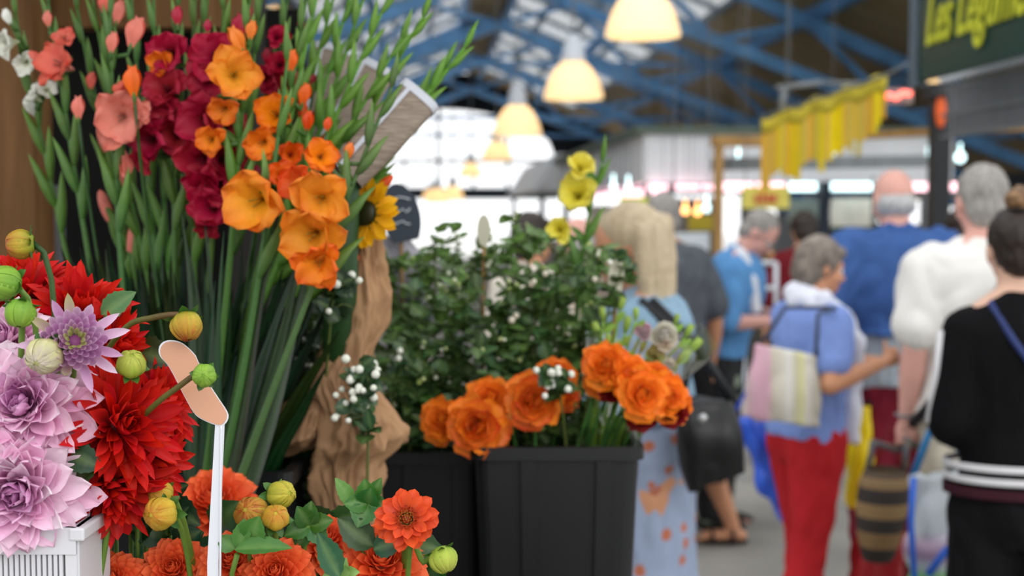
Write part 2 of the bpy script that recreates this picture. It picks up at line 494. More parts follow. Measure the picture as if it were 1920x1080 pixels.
tp('counter', 1362, 520, 1925, 780, Yf + 0.6, 1.0, plain('stall_counter_front', '3c3a35'))
tp('green_cloth', 1560, 425, 1650, 520, Yf + 1.3, 0.05, plain('dark_green_cloth', '2a4a3a'))
# produce crates on the counter
zc = P(1500, 520, Yf + 0.6).z
for k, (c1, nm) in enumerate((('b0452c', 'tomato red'), ('c98a2c', 'orange'), ('4f7a34', 'leafy green'), ('a33a3a', 'dark red'), ('c9b14a', 'yellow'), ('6f8a46', 'pale green'), ('93402b', 'rusty red'))):
    x0 = P(1400 + 76 * k, 500, Yf + 0.8).x
    cr = empty('produce_crate', (x0, Yf + 0.95, zc), 'crate of %s produce on the timber framed stall counter' % nm, 'crate', 'crates on the stall counter')
    s = MB()
    for q in (0, 1):
        s.box((x0, Yf + 0.8 + q * 0.34, zc + 0.07), 0.28, 0.015, 0.14); s.box((x0 - 0.135 + q * 0.27, Yf + 0.97, zc + 0.07), 0.015, 0.33, 0.14)
    s.box((x0, Yf + 0.97, zc + 0.01), 0.28, 0.34, 0.015)
    s.build('crate', m_wood, cr, smooth=False)
    s = MB()
    for q in range(26): s.ball((x0 + rnd(-.1, .1), Yf + 0.97 + rnd(-.13, .13), zc + 0.1 + rnd(0, 0.06)), 0.034, 8, 6, mix(lin(c1), (1, 1, 1), rnd(0, .12)))
    tag(s.build('produce', M_BERRY, cr), kind='stuff')
# price cards
def card(px0, py0, px1, py1, Y, col, label, ink=None):
    c = empty('price_sign', P((px0 + px1) / 2, py1, Y), label, 'sign')
    pb('board', px0, py0, px1, py1, Y, 0.015, plain('sign_' + col, col, 0.5), c)
    for xx in (px0 + 6, px1 - 6):
        q = P(xx, py0 + 1, Y); s = MB(); s.tube([q + V((0, .007, 0)), V((q.x, q.y + .007, roof_z(q.dot(UX)) - .05))], .004, 5); s.build('cord', m_gry, c)
    if ink:
        s = MB(); w = px1 - px0
        for r_ in range(2):
            x = px0 + w * 0.26
            while x < px0 + w * 0.74:
                l = rnd(4, 9); y = lerp(py0, py1, 0.42 + 0.24 * r_)
                s.beam(P(x, y, Y - 0.004), P(x + l, y + rnd(-3, 3), Y - 0.004), 0.01, 0.03); x += l + 3
        s.build('lettering', plain('ink_' + ink, ink), c, smooth=False)
card(1392, 350, 1480, 391, 9.45, 'd8cc60', 'yellow hanging sign with red lettering beside the timber post', 'c4483c')
card(1162, 370, 1216, 405, 12.6, 'd6dc2a', 'bright lemon yellow card hanging above the blonde woman')
card(1290, 404, 1338, 432, 11.5, 'a3941e', 'olive yellow card under the two orange bulbs')
card(1255, 436, 1330, 470, 12.0, 'dfe9f2', 'pale blue-white card low behind the grey haired man')
for k, (x, y) in enumerate(((1285, 395), (1308, 397))):
    s = MB(); c = P(x, y, 11); s.ball(c, 0.035, 12, 8, WHITE)
    s.tube([c + V((0, 0, .03)), c + V((0, 0, .09))], 0.012, 8)
    o = s.build('light_bulb', m_orng, label='orange glowing bulb, the %s of two side by side' % ('left' if k == 0 else 'right'), cat='light bulb', group='orange bulbs'); s = MB(); s.tube([c + V((0, 0, .08)), V((c.x, c.y, roof_z(c.dot(UX)) - .02))], 0.003, 5); s.build('cord', m_cord, o)
for k, (x, y, r) in enumerate(((1243, 388, .03), (1265, 388, .03), (1325, 390, .04), (1345, 380, .03), (1150, 350, .03), (1178, 352, .03), (1384, 300, .03), (1478, 290, .07), (1560, 285, .03), (1740, 300, .05), (1800, 295, .05))):
    s = MB(); c = P(x, y, 12); s.ball(c, r, 12, 8); s.tube([c + V((0, 0, r * .8)), c + V((0, 0, r * .8 + .09))], 0.012, 8)
    o = s.build('light_bulb', m_cold, label='small white lit bulb among the stall canopies', cat='light bulb', group='white bulbs of the stalls'); s = MB(); s.tube([c + V((0, 0, .08)), V((c.x, c.y, roof_z(c.dot(UX)) - .02))], 0.003, 5); s.build('cord', m_cord, o)

# black post
s = MB(); a = P(1752, 172, 8.0); b = P(1785, 172, 8.0)
s.box(((a.x + b.x) / 2, 8.05, 1.2), b.x - a.x, 0.11, 2.4)
s.box(((a.x + b.x) / 2, 8.05, 0.02), 0.25, 0.25, 0.04)
s.box(((a.x + b.x) / 2, 8.05, 2.36), 0.18, 0.18, 0.08)
s.build('steel_post', m_blk, label='black steel post rising between the blue and white shirted men', cat='post', smooth=False)

# yellow fringed banner
t = empty('fringed_banner', P(1540, 180, 8.5), 'yellow fringed banner strung up across the stalls', 'banner')
s = MB(); rows = []; n = 26
top = [P(lerp(1428, 1664, k / n), lerp(222, 138, k / n) + 6 * math.sin(k), lerp(9.0, 7.6, k / n)) for k in range(n + 1)]
rows.append(top)
rows.append([p + V((0, 0.03 * math.sin(k * 1.3), -0.1)) for k, p in enumerate(top)])
s.grid(rows, lin('cdbb3c')); b_ = s.build('cloth_band', M_VC, t)
b_.modifiers.new('thickness', 'SOLIDIFY').thickness = 0.004
s = MB()
for k in range(n):
    a, b = rows[1][k], rows[1][k + 1]
    L_ = 0.27 + 0.12 * random.random() - (0.05 if k > 17 else 0) + (0.1 if k < 2 else 0)
    if k > 22: L_ = 0.3 - (k - 22) * 0.05
    c = random.choice([lin('e2c21c'), lin('d9a62c'), lin('c9b545'), lin('d8b04a'), lin('e8ce10')]) if k not in (15, 16) else lin('f0d000')
    s.hexa([a + V((0, 0, -L_ * rnd(.85, 1))), b + V((0, 0, -L_)), b + V((0, .006, -L_)), a + V((0, .006, -L_)), a, b, b + V((0, .006, 0)), a + V((0, .006, 0))], c)
s.build('fringe', M_VC, t, smooth=False)
s = MB(); s.tube([top[0] + V((0, 0, .01)), top[-1] + V((0, 0, .01)), P(1700, 120, 7.2)], 0.008, 6); s.build('cord', m_gry, t)

# orange neon
t = empty('neon_sign', P(1680, 192, 8.8), 'small coral red neon sign right of the yellow banner', 'sign')
pb('backing', 1650, 166, 1712, 194, 8.85, 0.03, m_gry, t)
s = MB(); s.tube([P(1654, 186, 8.8), P(1668, 178, 8.8), P(1680, 184, 8.8), P(1692, 174, 8.8), P(1708, 176, 8.8)], 0.018, 8); s.build('neon_tube', glow('coral_neon', 'ff6a5c', 2.6), t)

# white rail frame high in the middle
s = MB(); a, b, c, d = P(1455, 165, 9.6), P(1540, 155, 9.6), P(1470, 165, 9.6), P(1465, 205, 9.6)
s.tube([a, b], 0.02, 8); s.tube([c, d], 0.025, 8); s.tube([b, P(1640, 158, 9.4)], 0.015, 8); s.tube([d, P(1462, 262, 9.6)], 0.02, 8)
s.build('hanging_rail', m_gry, label='thin grey metal rail frame left of the yellow banner top', cat='rail')

# green chalk board with yellow script
ub = (1724 - 790) / F * 6.5
t = empty('hanging_board', HP(ub, 5.5, 2.27), 'dark green board with yellow script hung at the top right', 'sign')
s = MB(); s.hbox(ub, ub + 0.04, 4.4, 6.5, 2.27, 3.1); s.build('board', plain('bottle_green_board', '17362f', 0.35, 0, 0.15, 3, 0), t, smooth=False)
s = MB(); s.hbox(ub - 0.01, ub + 0.05, 6.42, 6.52, 2.25, 3.12); s.build('frame', plain('grey_frame', '55606a'), t, smooth=False)
fc = bpy.data.curves.new('lettering', 'FONT'); fc.body = 'Les Légumes'; fc.size = 0.36; fc.shear = 0.35; fc.extrude = 0.004; fc.offset = 0.006
tmp = bpy.data.objects.new('tmp', fc); COL.objects.link(tmp)
bpy.context.view_layer.update()
me = bpy.data.meshes.new_from_object(tmp.evaluated_get(bpy.context.evaluated_depsgraph_get()))
bpy.data.objects.remove(tmp)
Mx = Matrix((( -VY.x, 0, -UX.x), (-VY.y, 0, -UX.y), (0, 1, 0))).to_4x4()
me.transform(Matrix.Diagonal((.62, 1, 1, 1)))
me.transform(Matrix.Translation(HP(ub - 0.012, 6.3, 2.44) - t.location) @ Mx)
me.materials.clear(); me.materials.append(plain('yellow_chalk_paint', 'b9bd2c', 0.5))
o = bpy.data.objects.new('lettering', me); COL.objects.link(o); o.parent = t

# wire rack with tickets under the board
ur = ub + 0.35
t = empty('wire_rack', HP(ur, 6.8, 1.9), 'hanging wire rack with a white top rail under the green board', 'rack')
s = MB(); s.hbox(ur - .02, ur + .03, 5.0, 6.95, 2.32, 2.42); s.build('top_rail', m_white, t, smooth=False)
s = MB()
for k in range(24):
    v = 5.0 + k * 0.081; s.tube([HP(ur, v, 2.34), HP(ur, v, 2.02)], 0.008, 5)
for z in (2.02, 2.14, 2.28): s.tube([HP(ur, 5.0, z), HP(ur, 6.95, z)], 0.01, 5)
s.build('wire_grid', m_gry, t)
s = MB(); s.hbox(ur + .05, ur + .08, 5.0, 6.95, 2.04, 2.3); s.build('back_mesh', plain('dark_mesh', '85858a'), t, smooth=False)
s = MB(); c = P(1764, 208, 7.985); s.ell(c, (0.035, 0, 0), (0, 0.012, 0), (0, 0, 0.105), 18, 12); s.build('hanging_tag', plain('orange_plastic', 'e8642c'), label='orange oval hanging tag on the black post', cat='tag')
for k, (x0, x1, y) in enumerate(((1800, 1858, 236), (1852, 1898, 214))):
    s = MB(); a, b, c = P(x0, y + 4, 7.0), P(x1, y + (8 if k == 0 else 0), 7.0), P(x1 - (8 if k == 0 else 30), y - 18 if k == 0 else y + 32, 7.0)
    dy = V((0, .008, 0)); i0 = len(s.v); s.v += [a, b, c, a + dy, b + dy, c + dy]; s.c += [WHITE] * 6
    s.f += [(0, 1, 2), (5, 4, 3), (0, 3, 4, 1), (1, 4, 5, 2), (2, 5, 3, 0)]
    s.build('pennant', plain('lime_pennant', 'a6cf25'), label='lime green pennant, the %s of the two under the wire rack' % ('left' if k == 0 else 'right'), cat='pennant', group='lime pennants', smooth=False)

# metal frame behind the denim shirted man
s = MB()
for a, b in (((1395, 493), (1455, 493)), ((1455, 493), (1455, 600)), ((1395, 493), (1395, 600)), ((1395, 540), (1455, 540)), ((1395, 598), (1455, 598))):
    s.tube([P(*a, 7.6), P(*b, 7.6)], 0.014, 8)
for x in (1395, 1455): s.tube([P(x, 598, 7.6), V((P(x, 598, 7.6).x, 7.6, 0))], 0.014, 8)
s.build('garment_frame', m_white, label='light metal display frame behind the man in the denim shirt', cat='frame')
# ------------------------------------------------------------------ people
def remeshed(mb, name, mat, parent, voxel, smooth=5, colfn=None, amp=0.0, freq=6.0, fold=0):
    me = bpy.data.meshes.new('tmp'); me.from_pydata([tuple(v) for v in mb.v], [], mb.f); me.update()
    ob = bpy.data.objects.new('tmp', me); COL.objects.link(ob)
    m = ob.modifiers.new('r', 'REMESH'); m.mode = 'VOXEL'; m.voxel_size = voxel
    if smooth:
        m = ob.modifiers.new('s', 'SMOOTH'); m.iterations = smooth; m.factor = 0.5
    bpy.context.view_layer.update()
    me2 = bpy.data.meshes.new_from_object(ob.evaluated_get(bpy.context.evaluated_depsgraph_get()))
    bpy.data.objects.remove(ob); bpy.data.meshes.remove(me)
    me2.name = name
    o0 = root_loc(parent) if parent else V((0, 0, 0))
    at = me2.color_attributes.new('Col', 'FLOAT_COLOR', 'POINT')
    buf = []
    nrm = [v.normal.copy() for v in me2.vertices] if amp else None
    out = []
    for v in me2.vertices:
        p = v.co.copy()
        c = colfn(p) if colfn else WHITE
        buf += [c[0], c[1], c[2], 1]
        if amp:
            q = V((p.x * freq, p.y * freq, p.z * freq * 0.55))
            d = noise.noise(q) * amp + (abs(noise.noise(q * 1.9 + V((3, 1, 5)))) - .25) * amp * fold
            p = p + nrm[v.index] * d
        p -= o0; out += [p.x, p.y, p.z]
    at.data.foreach_set('color', buf)
    me2.vertices.foreach_set('co', out)
    me2.polygons.foreach_set('use_smooth', [True] * len(me2.polygons))
    me2.materials.clear(); me2.materials.append(mat)
    o = bpy.data.objects.new(name, me2); COL.objects.link(o); o.parent = parent
    return o

def hand_prims(mb, w, d, pn, side, curl, k=1.0):
    """w wrist, d direction of the hand, pn palm normal, side = towards the thumb"""
    d = d.normalized(); pn = (pn - d * pn.dot(d)).normalized(); sd = (side - d * side.dot(d) - pn * side.dot(pn)).normalized()
    mb.ell(w + d * .045 * k, sd * .038 * k, pn * .016 * k, d * .05 * k)
    mb.cone(w - d * .02 * k, w + d * .02 * k, .025 * k, .026 * k)
    for q, (off, L_) in enumerate(((.028, .072), (.0095, .080), (-.0095, .074), (-.027, .058))):
        p = w + d * .083 * k + sd * off * k
        a = curl * (0.8 + 0.1 * q); dd = d
        for sgl, fr in enumerate((.45, .32, .25)):
            dd = (d * math.cos(a) + pn * math.sin(a)).normalized()
            p2 = p + dd * L_ * fr * k
            r0 = (.0092 - .0008 * sgl) * k; mb.cone(p, p2, r0, r0 * .92, 8)
            p = p2; a += curl * 0.85
    p = w + d * .025 * k + sd * .03 * k + pn * .005 * k
    t1 = (d * .55 + sd * .7 + pn * .35).normalized(); p2 = p + t1 * .038 * k; mb.cone(p, p2, .0125 * k, .0105 * k, 8)
    t2 = (d * .8 + sd * .2 + pn * .6 * max(.3, curl)).normalized(); p3 = p2 + t2 * .03 * k; mb.cone(p2, p3, .0103 * k, .0088 * k, 8)
    mb.cone(p3, p3 + (t2 + pn * .3).normalized() * .02 * k, .0088 * k, .0075 * k, 8)

SK = {'pale': lin('d9a892'), 'tan': lin('c98f6c'), 'pink': lin('d8a294'), 'fair': lin('e0b49c')}
def human(pos, yaw, H, label, skin='pale', lean=0.0, side_lean=0.0, head_yaw=0, head_pitch=0, arms=None, legs=None,
          top=None, bottom=None, hair=None, shoes=None, wide=1.0, voxel=.008, group=None, glasses=False):
    """top: (material, sleeve 0..2, hem z, inflate, amp) ; bottom: (material, kind, hem z, waist z)"""
    root = empty('person', (pos[0], pos[1], 0), label, 'person', group)
    k = H / 1.75
    RZ = Matrix.Rotation(yaw, 3, 'Z'); RX = Matrix.Rotation(-lean, 3, 'X'); RY = Matrix.Rotation(side_lean, 3, 'Y')
    piv = V((0, 0, .95))
    base = V((pos[0], pos[1], 0))
    def B(p):                                  # body point, no lean
        return base + RZ @ (V(p) * k)
    def T(p):                                  # torso point, leans
        return base + RZ @ ((piv + RX @ RY @ (V(p) - piv)) * k)
    def D(d): return RZ @ V(d)
    def TD(d): return RZ @ (RX @ RY @ V(d))
    torso = [(.80, .12, .09, 0), (.86, .155, .115, 0), (.94, .172, .125, -.005), (1.03, .155, .112, 0), (1.12, .15, .108, .005), (1.22, .162, .118, .01), (1.32, .178, .125, .008), (1.40, .175, .11, 0), (1.455, .13, .085, -.005), (1.49, .07, .062, -.008)]
    def torso_rings(z0, z1, inf):
        return [(T((0, yo, z)), TD(((rx * wide + inf) * k, 0, 0)), TD((0, (ry * (wide * .5 + .5) + inf) * k, 0))) for z, rx, ry, yo in torso if z0 - 1e-6 <= z <= z1]
    sh = [T((s * (.16 * wide), 0, 1.40)) for s in (-1, 1)]
    arms = arms or [((-.24, .02, 1.13), (-.25, .08, .88)), ((.24, .02, 1.13), (.25, .08, .88))]
    A = []
    for i, a in enumerate(arms):
        e, w = B(a[0]), B(a[1])
        A.append((sh[i], e, w, a[2] if len(a) > 2 else .6, a[3] if len(a) > 3 else None))
    legs = legs or [((-.1, .02, .5), (-.1, 0, .085), 0), ((.1, .02, .5), (.1, 0, .085), 0)]
    Lg = [(B((s * .088, 0, .90)), B(l[0]), B(l[1]), l[2] if len(l) > 2 else 0) for s, l in zip((-1, 1), legs)]
    # body
    b = MB()
    b.loft(torso_rings(.8, 1.5, 0), 24)
    b.cone(T((0, -.01, 1.44)), T((0, .008, 1.56)), .06 * k, .054 * k, 16)
    for q, s_ in zip((-1, 1), sh): b.ball(s_, .06 * k); b.cone(T((q * .03, -.02, 1.49)), s_, .045 * k, .055 * k, 12)
    for i, (s_, e, w, cu, hd) in enumerate(A):
        b.cone(s_, e, .052 * k * wide, .04 * k, 14); b.cone(e, lerp(e, w, .35), .041 * k, .042 * k, 14); b.cone(lerp(e, w, .35), w, .042 * k, .026 * k, 14)
        d = (w - e).normalized()
        sidew = D((1 if i == 0 else -1, 0, 0))
        if hd: pn, sd = D(hd[0]), D(hd[1])
        else: pn, sd = sidew, D((0, 1, 0))
        hdir = D(hd[2]) if hd and len(hd) > 2 else d
        hand_prims(b, w, hdir, pn, sd, cu, k)
    for i, (h, kn, an, fy) in enumerate(Lg):
        b.cone(h, kn, .088 * k * wide, .056 * k, 16); b.cone(kn, lerp(kn, an, .35), .054 * k, .06 * k, 14); b.cone(lerp(kn, an, .35), an, .059 * k, .036 * k, 14)
        fd = Matrix.Rotation(fy, 3, 'Z') @ D((0, 1, 0))
        fd.z = 0; sdv = fd.cross(V((0, 0, 1)))
        an0 = V((an.x, an.y, an.z))
        zf = an.z - .055 * k
        b.cone(an, an - V((0, 0, .03 * k)), .038 * k, .036 * k, 12)
        b.ell(V((an.x, an.y, zf)) - fd * .03 * k, sdv * .034 * k, fd * .045 * k, V((0, 0, .032 * k)))
        b.ell(V((an.x, an.y, zf)) + fd * .07 * k, sdv * .04 * k, fd * .1 * k, V((0, 0, .028 * k)))
        for q in range(5):
            b.cone(V((an.x, an.y, zf - .01 * k)) + fd * (.14 - .008 * q) * k + sdv * (-.03 + .015 * q) * (1 if i else -1) * k, V((an.x, an.y, zf - .014 * k)) + fd * (.17 - .012 * q) * k + sdv * (-.032 + .016 * q) * (1 if i else -1) * k, (.012 if q == 0 else .009) * k, (.011 if q == 0 else .008) * k, 8)
    # head
    HR = (RZ @ RX @ RY @ Matrix.Rotation(head_yaw, 3, 'Z') @ Matrix.Rotation(-head_pitch, 3, 'X'))
    hc0 = T((0, .015, 1.56))
    def Hd(p): return hc0 + HR @ (V(p) * k)
    def Hv(p): return HR @ (V(p) * k)
    b.ell(Hd((0, -.005, .095)), Hv((.074, 0, 0)), Hv((0, .094, 0)), Hv((0, 0, .092)), 20, 14)
    b.ell(Hd((0, .035, .035)), Hv((.056, 0, 0)), Hv((0, .058, 0)), Hv((0, 0, .075)), 18, 12)
    b.ell(Hd((0, .068, -.018)), Hv((.026, 0, 0)), Hv((0, .024, 0)), Hv((0, 0, .02)))
    b.cone(Hd((0, .088, .075)), Hd((0, .108, .038)), .009 * k, .014 * k, 10)
    for s_ in (-1, 1):
        b.ell(Hd((s_ * .013, .098, .035)), Hv((.008, 0, 0)), Hv((0, .009, 0)), Hv((0, 0, .007)), 8, 6)
        b.cone(Hd((s_ * .012, .088, .088)), Hd((s_ * .046, .076, .09)), .009 * k, .008 * k, 8)
        b.ell(Hd((s_ * .042, .064, .035)), Hv((.02, 0, 0)), Hv((0, .018, 0)), Hv((0, 0, .018)), 10, 8)
        b.ell(Hd((s_ * .078, -.005, .06)), Hv((.007, 0, 0)), Hv((0, .018, 0)), Hv((0, 0, .031)), 12, 10)
    b.ell(Hd((0, .093, .008)), Hv((.024, 0, 0)), Hv((0, .01, 0)), Hv((0, 0, .005)), 10, 6)
    b.ell(Hd((0, .091, -.002)), Hv((.02, 0, 0)), Hv((0, .01, 0)), Hv((0, 0, .006)), 10, 6)
    sk = SK[skin]
    lipc = Hd((0, .098, .004)); 
    def cf(p):
        if (p - lipc).length < .026 * k and abs((p - lipc).dot(HR @ V((0, 0, 1)))) < .01 * k: return mix(sk, lin('a8504a'), .7)
        return sk
    remeshed(b, 'body', M_BODY, root, voxel, 3, cf)
    for s_ in (-1, 1):
        e = MB(); e.ball(Hd((s_ * .03, .077, .07)), .0125 * k, 10, 8, lin('e8e4de')); e.ball(Hd((s_ * .03, .0855, .07)), .006 * k, 8, 6, lin('2a2220'))
        e.build('eye', M_BODY, root)
    if glasses:
        e = MB()
        for s_ in (-1, 1):
            c = Hd((s_ * .034, .1, .068)); pth = [c + Hv((.026 * math.cos(a), 0, .02 * math.sin(a))) for a in [q * math.pi / 6 for q in range(13)]]
            e.tube(pth, .002, 6); e.tube([Hd((s_ * .06, .098, .072)), Hd((s_ * .08, .0, .072))], .002, 6)
        e.build('glasses', m_gry, root)
    # trousers / skirt
    if bottom:
        mat, kind, hem, ws = bottom[:4]
        c = MB()
        if kind == 'skirt':
            rings = [(B((0, .01, z)), D(((lerp(.17, bottom[4], (ws - z) / (ws - hem)) * wide) * k, 0, 0)), D((0, (lerp(.14, bottom[4] * .9, (ws - z) / (ws - hem))) * k, 0))) for z in [lerp(ws, hem, q / 9) for q in range(10)]][::-1]
            c.loft(rings, 26)
            c.loft([(T((0, 0, z)), TD((.185 * wide * k, 0, 0)), TD((0, .14 * k, 0))) for z in (ws - .12, ws - .02)], 24)
        else:
            inf = .022 if len(bottom) < 5 else bottom[4]
            c.loft([(T((0, yo, z)), TD(((rx * wide + .014) * k, 0, 0)), TD((0, (ry + .02) * k, 0))) for z, rx, ry, yo in torso if z <= ws], 24)
            for h, kn, an, fy in Lg:
                end = an - V((0, 0, (hem - .085) * -k)) if hem <= .5 else lerp(h, kn, (.9 - hem) / .4)
                c.ball(h, (.1 * wide + inf * .6) * k)
                if hem <= .5:
                    c.cone(h, kn, (.092 * wide + inf) * k, (.062 + inf) * k, 18)
                    t_ = max(0, min(1, 1 - (hem - .085) / .415)); ee = lerp(kn, an, t_)
                    c.cone(kn, ee, (.062 + inf) * k, (.05 + inf) * k, 18)
                else: c.cone(h, end, (.092 * wide + inf) * k, (.075 + inf) * k, 18)
        remeshed(c, 'skirt' if kind == 'skirt' else 'trousers', mat, root, .012, 4, None, .008, 9, 2.0)
    if top:
        mat, sleeve, hem, inf, amp = top[:5]
        nm = top[5] if len(top) > 5 else 'shirt'
        c = MB()
        rr = torso_rings(max(.8, hem), 1.46, inf) + [(T((0, -.01, 1.497)), TD(((.072 + inf * .4) * k, 0, 0)), TD((0, (.07 + inf * .3) * k, 0)))]
        c0 = [(T((0, 0, hem)), TD(((.175 * wide + inf) * k, 0, 0)), TD((0, (.13 + inf) * k, 0)))] 
        c.loft(c0 + [r for r in rr if True], 26)
        c.loft([(T((0, -.005, 1.45)), TD((.1 * k, 0, 0)), TD((0, .085 * k, 0))), (T((0, -.01, 1.512)), TD((.07 * k, 0, 0)), TD((0, .07 * k, 0)))], 20)
        for q, s_ in zip((-1, 1), sh): c.cone(T((q * .03, -.02, 1.478)), s_, (.045 + inf * .25) * k, (.055 * wide + inf * .3) * k, 14)
        for s_, e_, w_, cu, hd in A:
            c.ball(s_, (.06 * wide + inf * .25) * k)
            if sleeve <= 1: c.cone(s_, lerp(s_, e_, sleeve), (.056 * wide + inf) * k, (.052 + inf * 1.15) * k, 16)
            else:
                c.cone(s_, e_, (.056 * wide + inf) * k, (.046 + inf) * k, 16); c.cone(e_, lerp(e_, w_, sleeve - 1), (.046 + inf) * k, (.036 + inf * .8) * k, 16)
        remeshed(c, nm, mat, root, .01, 4, None, amp, 7, 2.0)
    # hair
    if hair:
        hm, style = hair
        c = MB()
        if style == 'bald':
            c.ell(Hd((0, -.026, .045)), Hv((.08, 0, 0)), Hv((0, .078, 0)), Hv((0, 0, .06)), 18, 10)
        elif style == 'short':
            c.ell(Hd((0, -.02, .108)), Hv((.082, 0, 0)), Hv((0, .092, 0)), Hv((0, 0, .09)), 20, 12)
            c.ell(Hd((0, -.05, .05)), Hv((.07, 0, 0)), Hv((0, .055, 0)), Hv((0, 0, .07)), 18, 10)
        elif style == 'bob':
            c.ell(Hd((0, -.02, .105)), Hv((.094, 0, 0)), Hv((0, .104, 0)), Hv((0, 0, .1)), 20, 12)
            c.ell(Hd((0, -.055, .05)), Hv((.085, 0, 0)), Hv((0, .07, 0)), Hv((0, 0, .085)), 18, 10)
            c.ell(Hd((0, .065, .145)), Hv((.06, 0, 0)), Hv((0, .03, 0)), Hv((0, 0, .03)), 14, 10)
        elif style == 'bun':
            c.ell(Hd((0, -.018, .1)), Hv((.083, 0, 0)), Hv((0, .096, 0)), Hv((0, 0, .096)), 20, 12)
            c.ell(Hd((0, -.05, .05)), Hv((.066, 0, 0)), Hv((0, .056, 0)), Hv((0, 0, .066)), 18, 10)
        elif style == 'long':
            c.ell(Hd((0, -.03, .118)), Hv((.092, 0, 0)), Hv((0, .1, 0)), Hv((0, 0, .088)), 20, 12)
            for q in range(9):
                a = math.pi * (q / 8) 
                x, y = .085 * math.cos(a), -.02 - .09 * math.sin(a)
                y -= .022; q0 = Hd((x, y, .1)); bk = D((0, -.012, 0)); q1 = q0 + V((0, 0, -.1)) * k + Hv((x * .1, -.012, 0)); q2 = q1 + V((0, 0, -.16)) * k + bk
                c.cone(q0, q1, .032 * k, .03 * k, 10); c.cone(q1, q2, .03 * k, .017 * k, 10)
            c.ell(Hd((.05, .04, .16)), Hv((.05, 0, 0)), Hv((0, .045, 0)), Hv((0, 0, .035)), 14, 10)
        remeshed(c, 'hair', hm, root, .007, 4, None, .003 if style == 'long' else .005, 26, 1.5)
        if style == 'bun':
            c = MB(); c.ell(Hd((0, -.05, .205)), Hv((.05, 0, 0)), Hv((0, .045, 0)), Hv((0, 0, .036)), 20, 12)
            remeshed(c, 'hair_bun', M_BUN, root, .006, 2, None, .006, 40, 2)
            c = MB(); c.ell(Hd((0, -.045, .178)), Hv((.04, 0, 0)), Hv((0, .04, 0)), Hv((0, 0, .012)), 16, 8); c.build('hair_tie', m_blk, root)
    if shoes:
        for i, (h, kn, an, fy) in enumerate(Lg):
            fd = Matrix.Rotation(fy, 3, 'Z') @ D((0, 1, 0)); sdv = fd.cross(V((0, 0, 1)))
            c = MB(); zf = an.z - .055 * k
            if shoes[1] == 'sandal':
                c.loft([(V((an.x, an.y, zf - .034 * k)) + fd * .05 * k, sdv * .045 * k, fd * .13 * k), (V((an.x, an.y, zf - .022 * k)) + fd * .05 * k, sdv * .045 * k, fd * .13 * k)], 20)
                for yy, hh in ((.1, .008), (.0, .03)):
                    c.tube([V((an.x, an.y, zf - .03 * k)) + fd * yy * k - sdv * .045 * k, V((an.x, an.y, zf + hh * k)) + fd * yy * k - sdv * .036 * k, V((an.x, an.y, zf + (hh + .024) * k)) + fd * yy * k, V((an.x, an.y, zf + hh * k)) + fd * yy * k + sdv * .036 * k, V((an.x, an.y, zf - .03 * k)) + fd * yy * k + sdv * .045 * k], .008, 8)
                c.build('sandal', shoes[0], root)
            else:
                c.ell(V((an.x, an.y, zf)) - fd * .03 * k, sdv * .042 * k, fd * .055 * k, V((0, 0, .045 * k)))
                c.ell(V((an.x, an.y, zf - .002)) + fd * .08 * k, sdv * .047 * k, fd * .115 * k, V((0, 0, .034 * k)))
                remeshed(c, 'shoe', shoes[0], root, .007, 2)
    return dict(root=root, T=T, B=B, D=D, TD=TD, Hd=Hd, Hv=Hv, A=A, sh=sh, k=k)

def cloth(name, col, **k): return plain(name, col, 0.85, 0, k.pop('var', .1), k.pop('scale', 14), k.pop('bump', .3), .15, **k)
m_hair_grey = plain('grey_hair', '85807c', .6, 0, .2, 22, .1, stretch=(4, 4, 1), col2='a8a39d')
m_hair_white = plain('white_hair', 'a9a9aa', .6, 0, .2, 30, .3, stretch=(4, 4, 1), col2='c9c9c9')
m_hair_blond = plain('ash_blond_hair', 'b09c7c', .45, 0, .08, 12, .05, stretch=(5, 5, .5), col2='c4b294')
m_hair_dark = plain('dark_hair', '1d1512', .4, 0, .3, 40, .4, stretch=(5, 5, 1), col2='33241c')
M_BUN = plain('light_brown_bun', '5b4028', .45, 0, .4, 60, .4, col2='9b7650')
m_shoe = plain('dark_shoe', '26221f', .5)

# woman in black sweater
m_blacksw = cloth('black_knit', '0b0b0d', var=.05)
x = (1914 - 960) / F * 3.3
p1 = human((x, 3.3), R(-4), 1.62, 'woman with hair in a bun, black sweater with white hem stripes, nearest the camera', 'fair', lean=R(2), top=(m_blacksw, 1.9, .93, .022, .004, 'sweater'),
    bottom=(cloth('black_trousers', '101012', var=.05), 'trousers', .1, .99), hair=(m_hair_dark, 'bun'), shoes=(m_shoe, 'shoe'), wide=.84,
    arms=[((-.18, .0, 1.14), (-.1, .2, 1.08)), ((.18, .0, 1.14), (.1, .2, 1.08))])
m_stripe = cloth('white_knit_stripe', 'd9d7da', var=.05); m_maroon = cloth('maroon_knit_stripe', '3d1c26')
def band(pp, z0, z1, mat, name, inf=.036):
    s = MB(); T, TD, k = pp['T'], pp['TD'], pp['k']
    rr = [(T((0, 0, z)), TD(((.172 * .94 + inf) * k, 0, 0)), TD((0, (.125 + inf) * k, 0))) for z in (z0, z0 + .004, z1 - .004, z1)]
    s.loft(rr, 40, cap=False); o = s.build(name, mat, pp['root'])
    o.modifiers.new('th', 'SOLIDIFY').thickness = .006
band(p1, .985, 1.003, m_stripe, 'white_stripe'); band(p1, 1.02, 1.038, m_stripe, 'white_stripe'); band(p1, .945, .972, m_maroon, 'maroon_stripe')
s = MB(); T = p1['T']
s.tube([T((-.06, .02, 1.50)), T((-.09, -.06, 1.475)), T((-.05, -.13, 1.38)), T((.03, -.155, 1.26)), T((.12, -.145, 1.12)), T((.175, -.1, 1.03)), T((.2, 0, .98))], .009, 8)
s.build('crossbody_strap', plain('navy_strap', '26356b'), p1['root'])
